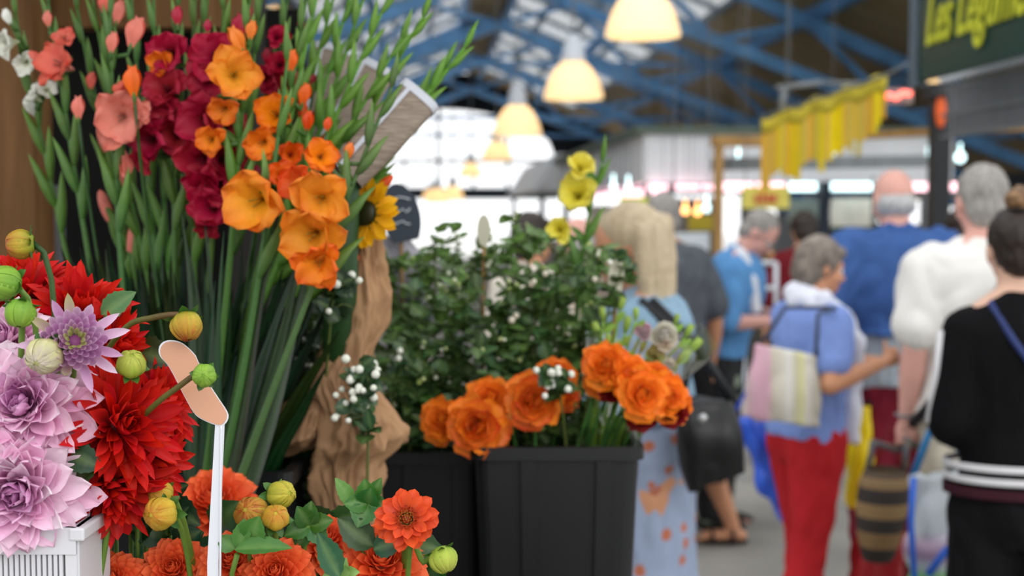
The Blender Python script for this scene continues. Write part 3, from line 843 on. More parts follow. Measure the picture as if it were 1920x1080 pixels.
s = MB()
for z0, z1 in ((1.36, 1.14),):
    a0, e0 = p1['A'][0][0], p1['A'][0][1]
    s.tube([a0 + V((-.075, -.01, .0)), lerp(a0, e0, .5) + V((-.066, -.01, 0)), e0 + V((-.062, 0, 0))], .008, 8)
s.build('sleeve_piping', m_stripe, p1['root'])

# man in white shirt
x = (1850 - 960) / F * 4.2
m_whsh = cloth('white_cotton', 'e2dfda', var=.05, scale=5)
wr = ((1712 - 960) / F * 4.2 - x) * 1.75 / 1.75
p2 = human((x, 4.2), R(0), 1.76, 'grey haired man in a white short sleeved shirt carrying a striped basket', 'pink', top=(m_whsh, .72, .93, .035, .01),
    bottom=(cloth('cream_trousers', 'cfc7b4'), 'trousers', .09, 1.0), hair=(m_hair_grey, 'short'), shoes=(m_shoe, 'shoe'), wide=1.12, voxel=.0065, lean=R(4),
    arms=[((-.235, -.02, 1.15), (-.245, .02, .915), 1.2, ((.3, 1, 0), (1, -.2, .1), (0.02, .05, -1))), ((.25, -.02, 1.13), (.24, .1, .9))])
s = MB(); T = p2['T']
s.tube([T((.1, .02, 1.5)), T((.05, -.13, 1.42)), T((-.03, -.17, 1.3)), T((-.12, -.175, 1.14)), T((-.2, -.14, 1.0)), T((-.24, -.02, .9))], .016, 8)
s.build('shoulder_strap', m_blk, p2['root'])
s = MB(); w2 = p2['A'][0][2]; s.tube([w2 + V((.034 * math.cos(a), .034 * math.sin(a), .012)) for a in [q * math.pi / 8 for q in range(17)]], .005, 6); s.build('bracelet', m_gry, p2['root'])

# bald man in blue jacket
x = (1686 - 960) / F * 5.1
m_bljk = cloth('blue_jacket', '3d5c94', scale=6)
p3 = human((x, 5.1), R(8), 1.78, 'bald man seen from behind in a blue jacket and burgundy trousers', 'pink', top=(m_bljk, 1.9, 1.10, .06, .014, 'jacket'), wide=1.14, head_pitch=R(8),
    bottom=(cloth('burgundy_trousers', '7d2233'), 'trousers', .09, 1.0), hair=(m_hair_white, 'bald'), shoes=(m_shoe, 'shoe'), lean=R(3),
    arms=[((-.34, -.03, 1.17), (-.2, .2, 1.12)), ((.33, -.04, 1.2), (.16, .2, 1.12))])
s = MB(); T, TD = p3['T'], p3['TD']
s.loft([(T((0, 0, z)), TD((a, 0, 0)), TD((0, b, 0))) for z, a, b in ((.9, .215, .165), (.98, .222, .168), (1.08, .225, .165), (1.2, .2, .15))], 26)
remeshed(s, 'shirt_tail', cloth('pale_grey_shirt', 'a9b5bd'), p3['root'], .011, 3, None, .016, 7, 2)
s = MB(); s.loft([(T((0, -.01, 1.455)), TD((.095, 0, 0)), TD((0, .08, 0))), (T((0, -.01, 1.525)), TD((.078, 0, 0)), TD((0, .075, 0)))], 20); remeshed(s, 'collar', m_bljk, p3['root'], .008, 2)

# woman in red trousers
x = (1515 - 960) / F * 4.7
m_blu = cloth('periwinkle_blouse', '7d95d2', scale=7)
m_redt = cloth('red_trousers', 'b3242a', scale=6)
p4 = human((x, 4.7), R(-72), 1.51, 'short haired woman in blue top and red trousers with a white scarf', 'tan', lean=R(3), head_pitch=R(10), head_yaw=R(-8), top=(m_blu, .62, .9, .026, .008, 'blouse'), wide=1.08,
    bottom=(m_redt, 'trousers', .12, .97, .028), hair=(plain('brown_grey_hair', '6b6058', .6, 0, .3, 30, .3, col2='94897e'), 'bob'), shoes=(m_shoe, 'shoe'), voxel=.0065,
    legs=[((-.1, .05, .5), (-.12, .1, .085), 0), ((.1, -.03, .5), (.11, -.12, .085), 0)],
    arms=[((-.2, .17, 1.2), (-.1, .38, 1.2), 1.3), ((.29, -.07, 1.16), (.24, .22, 1.24), 1.35, ((-1, .2, 0), (0, .1, 1)))])
s = MB(); T = p4['T']
s.tube([T((-.05, .13, 1.25)), T((-.1, .08, 1.42)), T((-.085, -.02, 1.5)), T((0, -.085, 1.505)), T((.09, -.03, 1.49)), T((.11, .07, 1.42)), T((.07, .16, 1.3)), T((.03, .185, 1.15)), T((.05, .18, .98)), T((.06, .18, .88))], [.03, .045, .045, .045, .048, .05, .05, .045, .04, .035], 12)
remeshed(s, 'scarf', cloth('white_scarf', 'dfe2ee', var=.04), p4['root'], .009, 3, None, .012, 12, 2)
hnd = p4['A'][1][2]
s = MB(); s.tube([hnd + V((.07, -.0, -.05)), hnd + V((.085, 0, .07))], .018, 12); s.build('drink_bottle', plain('brown_bottle', '5a3a26'), label='small brown bottle held by the woman in red trousers', cat='bottle')

# man in denim shirt
x = (1345 - 960) / F * 6.5
m_den = cloth('light_denim', '5b90c4', scale=6)
def m_pattern(name, base, dot, scale, thr):
    m, nt, b, N, L = nodes(name)
    tc = N('ShaderNodeTexCoord'); vo = N('ShaderNodeTexVoronoi'); vo.inputs['Scale'].default_value = scale
    L(tc.outputs['Object'], vo.inputs['Vector'])
    nz = N('ShaderNodeTexNoise'); nz.inputs['Scale'].default_value = scale * 3
    L(tc.outputs['Object'], nz.inputs['Vector'])
    ad = N('ShaderNodeMath'); ad.operation = 'MULTIPLY_ADD'; ad.inputs[1].default_value = .22
    L(nz.outputs['Fac'], ad.inputs[0]); L(vo.outputs['Distance'], ad.inputs[2])
    cr = N('ShaderNodeValToRGB'); cr.color_ramp.elements[0].position = thr; cr.color_ramp.elements[1].position = thr + .06
    cr.color_ramp.elements[0].color = (*lin(dot), 1); cr.color_ramp.elements[1].color = (*lin(base), 1)
    L(ad.outputs[0], cr.inputs['Fac']); L(cr.outputs['Color'], b.inputs['Base Color']); b.inputs['Roughness'].default_value = .85
    return m
p5 = human((x, 6.5), R(-112), 1.66, 'grey haired man in a light denim shirt looking down at his hands', 'pink', lean=R(15), head_pitch=R(30), top=(m_den, .85, .95, .035, .01), wide=1.1, glasses=True,
    bottom=(m_pattern('dark_floral_print', '15171a', '8e9a86', 9, .36), 'trousers', .1, 1.0, .03), hair=(m_hair_grey, 'short'), shoes=(m_shoe, 'shoe'),
    arms=[((-.25, .1, 1.14), (-.1, .36, 1.14), .9), ((.25, .08, 1.12), (.12, .34, 1.13), .9, ((-.6, 0, .6), (0, 0, 1)))])
s = MB(); T = p5['T']; s.tube([T((-.09, .02, 1.5)), T((0, -.08, 1.52)), T((.1, .02, 1.49)), T((.13, .1, 1.38)), T((.1, .165, 1.22))], [.02, .03, .03, .035, .03], 10)
remeshed(s, 'collar', cloth('white_collar', 'dfe3ea'), p5['root'], .009, 2)

# grey t-shirt person
x = (1262 - 960) / F * 6.05
p6 = human((x, 6.05), R(35), 1.70, 'grey haired person from behind in a grey t-shirt and long black skirt', 'tan', lean=R(4), side_lean=R(-2), top=(cloth('charcoal_tshirt', '585c63'), .8, .95, .03, .008), wide=1.14,
    bottom=(cloth('black_skirt', '0e0e10', var=.05), 'skirt', .34, 1.0, .27), hair=(m_hair_grey, 'short'), shoes=(plain('dark_sandal', '2a1f1a'), 'sandal'),
    legs=[((-.12, .12, .5), (-.12, .2, .085), 0.3), ((.16, -.05, .48), (.3, -.12, .1), R(52))],
    arms=[((-.24, .02, 1.13), (-.22, .12, .9)), ((.27, -.02, 1.14), (.28, .02, .9))])

# blonde woman
x = (1226 - 960) / F * 3.5
p7 = human((x, 3.55), R(80), 1.62, 'blonde woman in a pale blue jacket and flowered dress leaning over the bouquets', 'tan', lean=R(3), head_pitch=R(20), head_yaw=R(14), top=(cloth('pale_denim_jacket', '839fb4'), 1.8, 1.12, .035, .01, 'jacket'),
    bottom=(m_pattern('pale_blue_floral', '929fb8', 'b3684c', 15, .32), 'skirt', .35, 1.12, .185), legs=[((-.055, -.01, .5), (-.055, -.01, .085), 0), ((.055, -.01, .5), (.055, -.01, .085), 0)], hair=(m_hair_blond, 'long'), shoes=(m_shoe, 'shoe'),
    arms=[((-.22, .12, 1.16), (-.12, .36, 1.08)), ((.22, .12, 1.16), (.12, .36, 1.08))])

# background people
def far(px, py_top, Y, yaw, label, hairm, style, top, bot, skin='tan', lean=.05, **k):
    H = CH + (400 - py_top) / F * Y
    return human(((px - 960) / F * Y, Y), yaw, H / .99, label, skin, lean=lean, top=(cloth('c_' + top, top), .9, .93, .03, .008), bottom=(cloth('b_' + bot, bot), 'trousers', .1, 1.0), hair=(hairm, style), shoes=(m_shoe, 'shoe'), voxel=.012, **k)
far(1510, 402, 8.2, R(10), 'dark haired person in a maroon top beyond the woman in red trousers', m_hair_dark, 'bob', '6b1a22', '23252b')
far(1795, 396, 7.0, R(-60), 'dark haired shopper half hidden behind the black post', m_hair_dark, 'short', '1c1f26', '2a2c33', 'tan')
far(985, 408, 5.6, R(-50), 'dark haired woman in a cream top behind the leafy bouquets', m_hair_dark, 'bob', 'd8cfc2', '4a4540')
far(1098, 412, 6.4, R(70), 'bald person in a pale top seen over the bouquets', m_hair_white, 'bald', 'cbb9a6', '55504a', 'pink')
far(1600, 425, 12.5, R(170), 'distant stall keeper in dark clothes behind the counter', m_hair_dark, 'short', '2c3a34', '2a2c33')
far(1845, 330, 8.8, R(160), 'grey haired person farther back at the right', m_hair_grey, 'bald', '9a9a9e', '44464c', 'pink')

# ------------------------------------------------------------------ bags
def strap_arc(a, b, h, n=12):
    return [lerp(V(a), V(b), q / n) + V((0, 0, h * math.sin(math.pi * q / n))) for q in range(n + 1)]
def bag(px0, py0, px1, py1, px2, py2, px3, py3, Y, d, name, mat, label, cat='bag', amp=.01, puff=.5):
    """corners: top left, top right, bottom right, bottom left"""
    tl, tr, br, bl = P(px0, py0, Y), P(px1, py1, Y), P(px2, py2, Y), P(px3, py3, Y)
    t = empty(name, (bl + br) / 2, label, cat)
    s = MB(); rings = []
    for q in range(9):
        f = q / 8
        l, r_ = lerp(bl, tl, f), lerp(br, tr, f)
        dd = d * (puff + (1 - puff) * math.sin(math.pi * min(1, .2 + .8 * (1 - f)))) * (1 - .5 * f)
        rings.append(((l + r_) / 2, (r_ - l) / 2, V((0, dd / 2, 0))))
    s.loft(rings, 28, power=3.5)
    remeshed(s, 'bag_body', mat, t, .009, 3, None, amp, 6, 2)
    return t, tl, tr
def m_bands(name, cols, scale, axis='X', vert=None):
    m, nt, b, N, L = nodes(name)
    tc = N('ShaderNodeTexCoord'); sp = N('ShaderNodeSeparateXYZ'); L(tc.outputs['Generated'], sp.inputs[0])
    cr = N('ShaderNodeValToRGB'); cr.color_ramp.interpolation = 'LINEAR' if scale == 0 else 'CONSTANT'
    els = cr.color_ramp.elements
    while len(els) < len(cols): els.new(0.5)
    for i, (e, (p, c)) in enumerate(zip(els, cols)): e.position = p; e.color = (*lin(c), 1)
    L(sp.outputs[axis], cr.inputs['Fac']); L(cr.outputs['Color'], b.inputs['Base Color']); b.inputs['Roughness'].default_value = .8
    return m
m_tote = m_bands('tote_stripes', [(0, 'c4b4b0'), (.14, 'd3a3b4'), (.3, 'cfa5b2'), (.36, 'c9bfae'), (.5, 'd6d2c4'), (.56, 'e2e0da'), (.66, 'c9c4a4'), (.72, 'd8d49a'), (.8, 'd6d2c8'), (.9, 'bdb6a6')], 0)
t, a, b = bag(1415, 640, 1530, 668, 1538, 800, 1388, 780, 4.45, .14, 'tote_bag', m_tote, 'woven tote with pink, white and yellow stripes on the red trousered woman')
s = MB(); shp = p4['sh'][1] + V((-.03, -.055, .06)); s.tube([a + V((.03, 0, 0)), a + V((.1, -.02, .12)), shp], .008, 8); s.tube([b, b + V((-.0, -.02, .15)), shp + V((.02, 0, 0))], .008, 8); s.build('handle', plain('dark_strap', '3a4156'), t)
t, a, b = bag(1372, 785, 1470, 790, 1474, 975, 1425, 925, 4.95, .2, 'shopping_bag', plain('glossy_blue_plastic', '2050d8', .3, 0, .25, 3, .3, .6, col2='3470f0'), 'bright blue plastic shopping bag behind the woman in red trousers', amp=.03)
s = MB(); s.tube([a, lerp(a, b, .3) + V((0, 0, .12)), lerp(a, b, .6)], .01, 8); s.build('handle', plain('blue_handle', '1c46c0'), t)
t, a, b = bag(1604, 760, 1632, 758, 1628, 948, 1585, 950, 5.0, .18, 'shopping_bag', plain('yellow_plastic', 'f0d400', .4, 0, .06), 'bright yellow shopping bag hanging behind the red trousers', amp=.012)
s = MB(); s.tube([a, a + V((-.02, 0, .25)), a + V((.0, 0, .5))], .012, 8); s.tube([b, b + V((-.01, 0, .2))], .02, 8); s.build('handle', plain('navy_handle', '25304f'), t)
t, a, b = bag(1632, 900, 1700, 905, 1690, 1100, 1588, 1090, 4.6, .2, 'shopping_bag', plain('red_plastic', '9f1a22', .35, 0, .2, 4, .3), 'dark red plastic bag hanging beside the striped basket', amp=.02)
s = MB(); s.tube([a, lerp(a, b, .5) + V((0, 0, .2)), b], .01, 8); s.build('handle', plain('red_handle', '8a1a20'), t)
m_bask = m_bands('woven_straw_bands', [(0, '241d18'), (.16, '7c5f3c'), (.34, '2c2420'), (.5, '866a45'), (.66, '2c2420'), (.82, '7c6242'), (.93, '4a3a2a')], 1, 'Z')
# basket
bt, bb_ = P(1665, 880, 4.15), P(1645, 1050, 4.15)
t = empty('straw_basket', bb_, 'small straw basket with dark and tan bands held by the man in white', 'basket')
s = MB(); rings = []
for f, r_ in ((0, .07), (.04, .085), (.3, .118), (.6, .135), (.85, .13), (1, .105)): rings.append((lerp(bb_, bt, f) + V((-.01 * f, 0, 0)), V((r_ * .62, 0, 0)), V((0, r_ * .62, 0))))
inn = [(c, a * .93, b * .93) for c, a, b in rings[::-1][:5]]
s.loft(rings + inn, 32); s.build('basket_body', m_bask, t)
s = MB(); hp = p2['A'][0][2] + V((.005, .03, -.1))
s.tube([bt + V((-.065, 0, 0)), bt + V((-.05, 0, .09)), hp + V((-.03, 0, -.01)), hp, hp + V((.04, 0, -.0)), bt + V((.06, 0, .1)), bt + V((.055, 0, 0))], .012, 10); s.build('handle', plain('blue_twisted_handle', '35507a', .7, 0, .4, 60, .3, col2='7a6a50'), t)

m_plas = m_bands('printed_plastic', [(0, 'c7ccd2'), (.2, '62b052'), (.3, 'a8aeb6'), (.38, '8a7088'), (.46, 'b9a0b2'), (.56, 'c2c7cb'), (1, 'b4babe')], 0, 'Z')
t, a, b = bag(1712, 892, 1815, 890, 1835, 1120, 1705, 1120, 3.9, .16, 'shopping_bag', m_plas, 'grey plastic bag with blue edge and green and mauve print at lower right', amp=.02)
s = MB(); s.tube([P(1713, 895, 3.83), P(1708, 980, 3.8), P(1716, 1110, 3.8)], .01, 8); s.tube([P(1740, 1078, 3.8), P(1775, 1030, 3.8), P(1815, 1015, 3.8)], .012, 8); s.build('blue_edging', plain('blue_print', '2a62c8'), t)
s = MB(); s.tube([a, lerp(a, b, .3) + V((0, 0, .14)), lerp(a, b, .7) + V((0, 0, .14)), b], .012, 8); s.build('handle', plain('teal_strap', '1d6fa6'), t)
# black shoulder bag of the blonde woman
t, a, b = bag(1262, 748, 1372, 750, 1402, 885, 1290, 925, 3.3, .2, 'shoulder_bag', plain('black_leather', '0c0c0e', .4, 0, .2, 12, .3), 'large black shoulder bag hanging behind the blonde woman', amp=.012)
s = MB(); s.tube([a + V((.02, 0, 0)), P(1290, 690, 3.3), P(1285, 640, 3.3), p7['sh'][0] + V((.0, -.03, .075))], .012, 8); s.tube([b, P(1335, 690, 3.3), P(1300, 640, 3.3), p7['sh'][0] + V((.03, -.02, .075))], .012, 8); s.build('strap', m_blk, t)
s = MB(); s.ball(P(1318, 784, 3.19), .012, 12, 8); s.build('stud', plain('silver_stud', 'b8b8b8', .3, .8), t)
# ------------------------------------------------------------------ flower building
def petal(mb, o, a, er, L_, W, th0, curl, cup=.3, tip=.55, ruffle=0, c0=WHITE, c1=WHITE, nl=6, nw=4, tw=0, blunt=1.0, cm=None, base_w=.25):
    """a thin curved petal that starts at o, leaning th0 radians from axis a towards er and bending by curl"""
    t = a.cross(er)
    p = V(o); ang = th0; k = math.log(.5) / math.log(tip)
    rows = []; cs = []; ph = rnd(0, 6)
    for i in range(nl + 1):
        s = i / nl
        w = W * max(math.sin(math.pi * min(1, s ** k)) ** blunt, base_w * (1 - s * 1.3), 0.004)
        d = er * math.sin(ang) + a * math.cos(ang); nn = a * math.sin(ang) - er * math.cos(ang)
        tt = t * math.cos(tw * s) + nn * math.sin(tw * s)
        row = []; rc = []
        for j in range(nw + 1):
            u = 2 * j / nw - 1
            q = p + tt * (u * w) + nn * (cup * w * u * u)
            if ruffle: q = q + nn * (ruffle * W * math.sin(ph + u * 5 + s * 7) * abs(u) * s)
            row.append(q)
            c = mix(c0, c1, s) if cm is None else (mix(c0, cm, s * 2) if s < .5 else mix(cm, c1, s * 2 - 1))
            rc.append(c if abs(u) < .9 else mix(c, c1, .35))
        rows.append(row); cs.append(rc)
        p = p + d * (L_ / nl); ang += curl / nl
    mb.grid(rows, cs)

def vary(c, a=.12):
    f = 1 + rnd(-a, a); return tuple(max(0, min(1, x * f + rnd(-.01, .01))) for x in c)

def leaf(mb, base, d, up, L_, W, col, droop=.4, fold=.25, nl=7, serr=0, col2=None):
    d = V(d).normalized(); up = V(up); up = (up - d * up.dot(d)); 
    if up.length < 1e-3: up = perp(d)[0]
    up.normalize(); t = d.cross(up)
    p = V(base); ang = 0; rows = []; cs = []
    c2 = col2 or mix(col, (.3, .45, .15), .25)
    for i in range(nl + 1):
        s = i / nl
        w = W * max(math.sin(math.pi * s ** .8) ** .85, .03)
        if serr and 0 < i < nl: w *= 1 + serr * (1 if i % 2 else -1)
        dd = d * math.cos(ang) - up * math.sin(ang); nn = up * math.cos(ang) + d * math.sin(ang)
        rows.append([p - t * w + nn * w * fold, p - t * w * .5 + nn * w * fold * .6, p, p + t * w * .5 + nn * w * fold * .6, p + t * w + nn * w * fold])
        cs.append([col, col, c2, vary(col, .05), col])
        p = p + dd * (L_ / nl); ang += droop / nl
    mb.grid(rows, cs)

G_STEM = lin('5f7d2f'); G_DK = lin('24421f'); G_MID = lin('3c6a2c'); G_LT = lin('7fa63c'); G_BR = lin('5a3026')
def frame_of(a):
    a = a.normalized(); x, y = perp(a); return a, x, y

def stem_path(c, a, base, n=8, back=.03, via=None):
    if via:
        pts = [V(c)] + [V(q) for q in via] + [V(base)]; out = []
        for i in range(len(pts) - 1):
            q0, q1, q2, q3 = pts[max(i - 1, 0)], pts[i], pts[i + 1], pts[min(i + 2, len(pts) - 1)]
            for k in range(5):
                t = k / 5; out.append(.5 * (2 * q1 + (q2 - q0) * t + (2 * q0 - 5 * q1 + 4 * q2 - q3) * t * t + (3 * q1 - q0 - 3 * q2 + q3) * t ** 3))
        return out + [pts[-1]]
    p0 = c; p1 = c - a * (back * 1.5); p3 = V(base); p2 = V((lerp(p1.x, p3.x, .35), lerp(p1.y, p3.y, .35), lerp(p1.z, p3.z, .45)))
    out = []
    for i in range(n + 1):
        t = i / n; out.append(p0 * (1 - t) ** 3 + p1 * 3 * t * (1 - t) ** 2 + p2 * 3 * t * t * (1 - t) + p3 * t ** 3)
    return out

def dahlia(label, c, a, rad, kind, base, group=None, scol=None):
    a, x, y = frame_of(V(a)); root = empty('dahlia', base, label, 'flower', group)
    m = MB(); c = V(c)
    if kind == 'red':
        n = 125; r0 = rad * .13
        for i in range(n):
            t = (i + .5) / n; ph = i * 2.39996 + rnd(-.15, .15); er = x * math.cos(ph) + y * math.sin(ph)
            th = lerp(.12, 1.9, t ** .75) + rnd(-.16, .16); L_ = rad * lerp(.45, 1.0, t ** .5) * rnd(.8, 1.15)
            cc = vary(mix(lin('9a0a10'), lin('c81818'), rnd(.2, 1)), .12)
            petal(m, c + (er * math.sin(th) + a * math.cos(th)) * r0, a, er, L_, rad * rnd(.065, .115), th, lerp(-.5, .5, t) + rnd(-.5, .45), cup=.8, tip=.62, c0=mix(cc, lin('8a060a'), .2), c1=vary(lin('dc241c'), .12), nl=7, nw=4, tw=rnd(-.5, .5), blunt=.7)
    elif kind == 'pink':
        n = 150; r0 = rad * .12
        for i in range(n):
            t = (i + .5) / n; ph = i * 2.39996 + rnd(-.12, .12); er = x * math.cos(ph) + y * math.sin(ph)
            th = lerp(.1, 2.0, t ** .8) + rnd(-.15, .15); L_ = rad * lerp(.34, 1.0, t ** .55) * rnd(.8, 1.12)
            inner = max(0, 1 - t * 3.2)
            wh = rnd(0, 1) ** 2; c0 = mix(vary(lin('da78b6'), .1), lin('b03c98'), inner); c1 = mix(mix(vary(lin('fbd3ea'), .04), lin('fcf4f8'), wh), lin('c668b4'), inner); cm = mix(mix(vary(lin('f6bfe0'), .05), lin('f9eaf4'), wh), lin('bc4fa8'), inner)
            petal(m, c + (er * math.sin(th) + a * math.cos(th)) * r0, a, er, L_, rad * lerp(.09, .23, t ** .6) * rnd(.8, 1.2), th, lerp(-.7, .4, t) + rnd(-.5, .5), cup=.55, tip=.6, c0=c0, c1=c1, cm=cm, nl=8, nw=6, tw=rnd(-.5, .5), blunt=.62, ruffle=.2)
    elif kind == 'lilac_open':
        n = 90; r0 = rad * .25
        for i in range(n):
            t = (i + .5) / n; ph = i * 2.39996; er = x * math.cos(ph) + y * math.sin(ph)
            outer = t > .86
            th = lerp(.45, 1.6, t); L_ = rad * lerp(.35, 1.05, t) * (1.0 if outer else 1)
            cc = vary(lin('c888c0'), .12); e = mix(lin('f4e4f0'), lin('d8a4d0'), rnd(0, 1))
            if t < .15: cc, e = lin('9fa64a'), lin('d6d6a0')
            if outer and i % 3 == 0: e = lin('c9cf8a')
            petal(m, c + (er * math.sin(th) + a * math.cos(th)) * r0 - a * (rad * .25 * t), a, er, L_, rad * lerp(.05, .12, t), th, lerp(-.4, -2.1, t) if not outer else rnd(-1.9, .3), cup=.6, c0=cc, c1=e, nl=7, nw=4, tw=rnd(-.2, .2), blunt=.7)
    elif kind == 'orange_ball':
        n = 110; r0 = rad * .3
        for i in range(n):
            t = (i + .5) / n; ph = i * 2.39996 + rnd(-.1, .1); er = x * math.cos(ph) + y * math.sin(ph)
            th = lerp(.1, 1.9, t ** .8); L_ = rad * lerp(.35, .8, t ** .6) * rnd(.9, 1.1)
            cc = vary(lin('dc4a1e'), .1); e = vary(lin('fc7c48'), .08)
            petal(m, c + (er * math.sin(th) + a * math.cos(th)) * r0, a, er, L_, rad * lerp(.12, .24, t) * rnd(.9, 1.1), th, lerp(-.6, .45, t) + rnd(-.2, .2), cup=.55, tip=.62, c0=cc, c1=e, nl=6, nw=4, tw=rnd(-.2, .2), blunt=.6, ruffle=.08)
    elif kind == 'orange_hero':
        rings = [(10, 1.75, 1.0, .27, .15), (12, 1.5, 1.0, .25, .05), (12, 1.22, .86, .21, -.15)]
        for q, (n, th, l_, w_, cu) in enumerate(rings):
            for i in range(n):
                ph = (i + .5 * q) / n * 2 * math.pi + rnd(-.12, .12); er = x * math.cos(ph) + y * math.sin(ph)
                petal(m, c + er * rad * .2 - a * rad * (.14 - .04 * q), a, er, rad * (l_ - .2) * rnd(.9, 1.06), rad * w_ * rnd(.8, 1), th + rnd(-.12, .12), cu + rnd(-.3, .3), cup=.55, tip=.62, c0=vary(lin('b2401c'), .1), c1=vary(lin('ea5a2c'), .08), cm=vary(lin('d8502a'), .08), nl=8, nw=6, tw=rnd(-.25, .25), blunt=.62)
        m2 = MB(); n = 110
        for i in range(n):
            t = (i + .5) / n; ph = i * 2.39996; er = x * math.cos(ph) + y * math.sin(ph)
            rr = rad * .62 * t ** .5; h = rad * .42 * (1 - t * .95)
            cc = mix(lin('9fae34'), lin('b8401c'), min(1, t * 4)); e = mix(lin('c4c84a'), lin('e8764a'), min(1, t * 3.5))
            petal(m2, c + er * rr * .8 + a * (h - rad * .3), a, er, rad * lerp(.1, .26, t), rad * lerp(.035, .085, t), lerp(.25, 1.25, t), lerp(-.6, -1.4, t), cup=.9, tip=.6, c0=cc, c1=e, nl=4, nw=4, blunt=.6)
        m2.build('flower_centre', M_PETAL, root, 'tight quilled centre with a yellow green eye')
    m.build('petals', M_PETAL, root)
    s = MB(); s.ball(c - a * rad * .05, rad * (.16 if kind != 'orange_ball' else .3), 10, 8, lin('8a2a14') if 'orange' in kind else (lin('700a0e') if kind == 'red' else lin('a05a90')))
    s.build('receptacle', M_STEM, root)
    s = MB(); pth = stem_path(c - a * rad * .12, a, base, back=rad)
    s.tube(pth, [rad * .1] + [.0036] * (len(pth) - 1), 8, scol or G_STEM)
    for i in range(7):
        ph = i * .9; er = x * math.cos(ph) + y * math.sin(ph)
        petal(s, c - a * rad * .2, a, er, rad * .3, rad * .08, 1.7, .5, c0=G_MID, c1=G_DK, nl=4, nw=2)
    s.build('stem', M_STEM, root)
    return root

def bud_head(m, c, a, r, cols, n=15, sharp=1.0, top_open=0):
    a, x, y = frame_of(a)
    cb, cmid, ct = cols
    m.ell(c, x * r * .9, y * r * .9, a * r * .95 * sharp, 14, 10, cmid)
    for layer in range(2):
        for i in range(n):
            ph = (i + .5 * layer) / n * 2 * math.pi + rnd(-.06, .06); er = x * math.cos(ph) + y * math.sin(ph)
            rr = r * (1.0 + .04 * layer)
            # follow an ellipsoid from base to the tip
            rows = []; cs = []; t = a.cross(er); e1 = vary(mix(ct, cmid, rnd(0, .5)), .15); m1 = vary(mix(cmid, ct, rnd(0, .35)), .12)
            for q in range(8):
                s = q / 7; an = lerp(2.75, .12 + top_open + .35 * layer, s)
                rho = rr * math.sin(an); z = rr * math.cos(an) * sharp
                if z > 0: rho *= 1 - .12 * (z / rr)
                w = r * .42 * math.sin(math.pi * min(1, (.12 + s * .88) ** .8)) ** .8 + .0002
                p = c + er * rho + a * z
                cc = mix(cb, m1, min(1, s * 2)) if s < .5 else mix(m1, e1, (s - .5) * 2)
                row = []
                for u in (-1, -.5, 0, .5, 1):
                    row.append(p + t * w * u - er * (w * w * u * u / max(rr, 1e-4)) * .5 + er * r * .09 * (1 - abs(u)) + er * r * .05 * (i % 3))
                rows.append(row); cs.append([mix(cc, e1, .4), cc, cc, cc, mix(cc, e1, .4)])
            m.grid(rows, cs)

def bud(label, c, a, r, cols, base, group='dahlia buds', scol=None, sepal=6, refl=1.0, bend=True, sharp=1.05, via=None):
    a = V(a).normalized(); c = V(c); r = r * .93; root = empty('dahlia_bud', base, label, 'flower bud', group)
    m = MB(); bud_head(m, c, a, r, cols, sharp=sharp); m.build('bud', M_PETAL, root)
    a_, x, y = frame_of(a); s = MB()
    for i in range(sepal):
        ph = i / sepal * 2 * math.pi + rnd(-.2, .2); er = x * math.cos(ph) + y * math.sin(ph)
        petal(s, c - a * r * .95, a, er, r * rnd(1.3, 1.7), r * rnd(.3, .42), 1.35 + rnd(-.2, .2) * refl, rnd(.1, .9) * refl, cup=.35, c0=G_MID, c1=vary(lin('46702c'), .2), nl=6, nw=4, tw=rnd(-.3, .3), blunt=.8)
    for i in range(sepal):
        ph = (i + .5) / sepal * 2 * math.pi; er = x * math.cos(ph) + y * math.sin(ph)
        petal(s, c - a * r * .98, a, er, r * .95, r * .34, 1.1, -1.0, cup=.3, c0=G_MID, c1=lin('6f9440'), nl=5, nw=4)
    s.build('sepals', M_LEAF, root)
    s = MB(); pth = stem_path(c - a * r * .85, a, base, back=r * (2.2 if bend else 1.0), n=10, via=via)
    s.tube(pth, [r * .25] + [.0028] * (len(pth) - 1), 8, scol or G_STEM, col2=G_STEM); s.build('stem', M_STEM, root)
    return root

YG = (lin('6f9a2c'), lin('a9bf45'), lin('c9c860'))
YR = (lin('7f9a2c'), lin('c9b23c'), lin('b8492c'))
YO = (lin('93a838'), lin('d0b83c'), lin('c87a2c'))
GG = (lin('4f8424'), lin('7fae3c'), lin('9dc04c'))

# ------------------------------------------------------------------ the stall furniture
m_bench = plain('dark_bench_timber', '3b2d20', .8, 0, .3, 5, .2, .2, stretch=(1, 8, 8))
BT = .86
t = empty('display_bench', (-.8, 1.75, 0), 'dark timber bench carrying the flower buckets, mostly below the picture', 'bench')
for k in range(8):
    s = MB(); s.box((-.78, .98 + .19 * k, BT - .015), 1.96, .18, .03); s.build('plank', m_bench, t, smooth=False)
for x in (-1.7, .12):
    for y in (1.0, 2.3): s = MB(); s.box((x, y, (BT - .03) / 2), .07, .07, BT - .03); s.build('leg', m_bench, t, smooth=False)
m_post = plain('brown_rack_timber', '6f4a26', .65, 0, .3, 4, .25, .25, stretch=(8, 8, .7), col2='86603a')
t = empty('timber_rack', (P(10, 500, 2.5).x, 2.5, 0), 'brown timber rack standing at the left edge behind the gladioli', 'rack')
a, b = P(-60, 600, 2.45), P(58, 0, 2.45)
s = MB(); s.box(((a.x + b.x) / 2, 2.5, 1.15), b.x - a.x, .1, 2.3); s.build('upright', m_post, t, smooth=False)
s = MB(); s.box((P(225, 0, 2.55).x, 2.6, P(0, 12, 2.55).z), .5, .06, .075); s.build('crossbar', m_post, t, smooth=False)
s = MB(); s.box((P(440, 0, 2.7).x + .02, 2.72, 1.05), .07, .07, 2.1); s.build('upright', plain('dark_upright', '1c1712'), t, smooth=False)
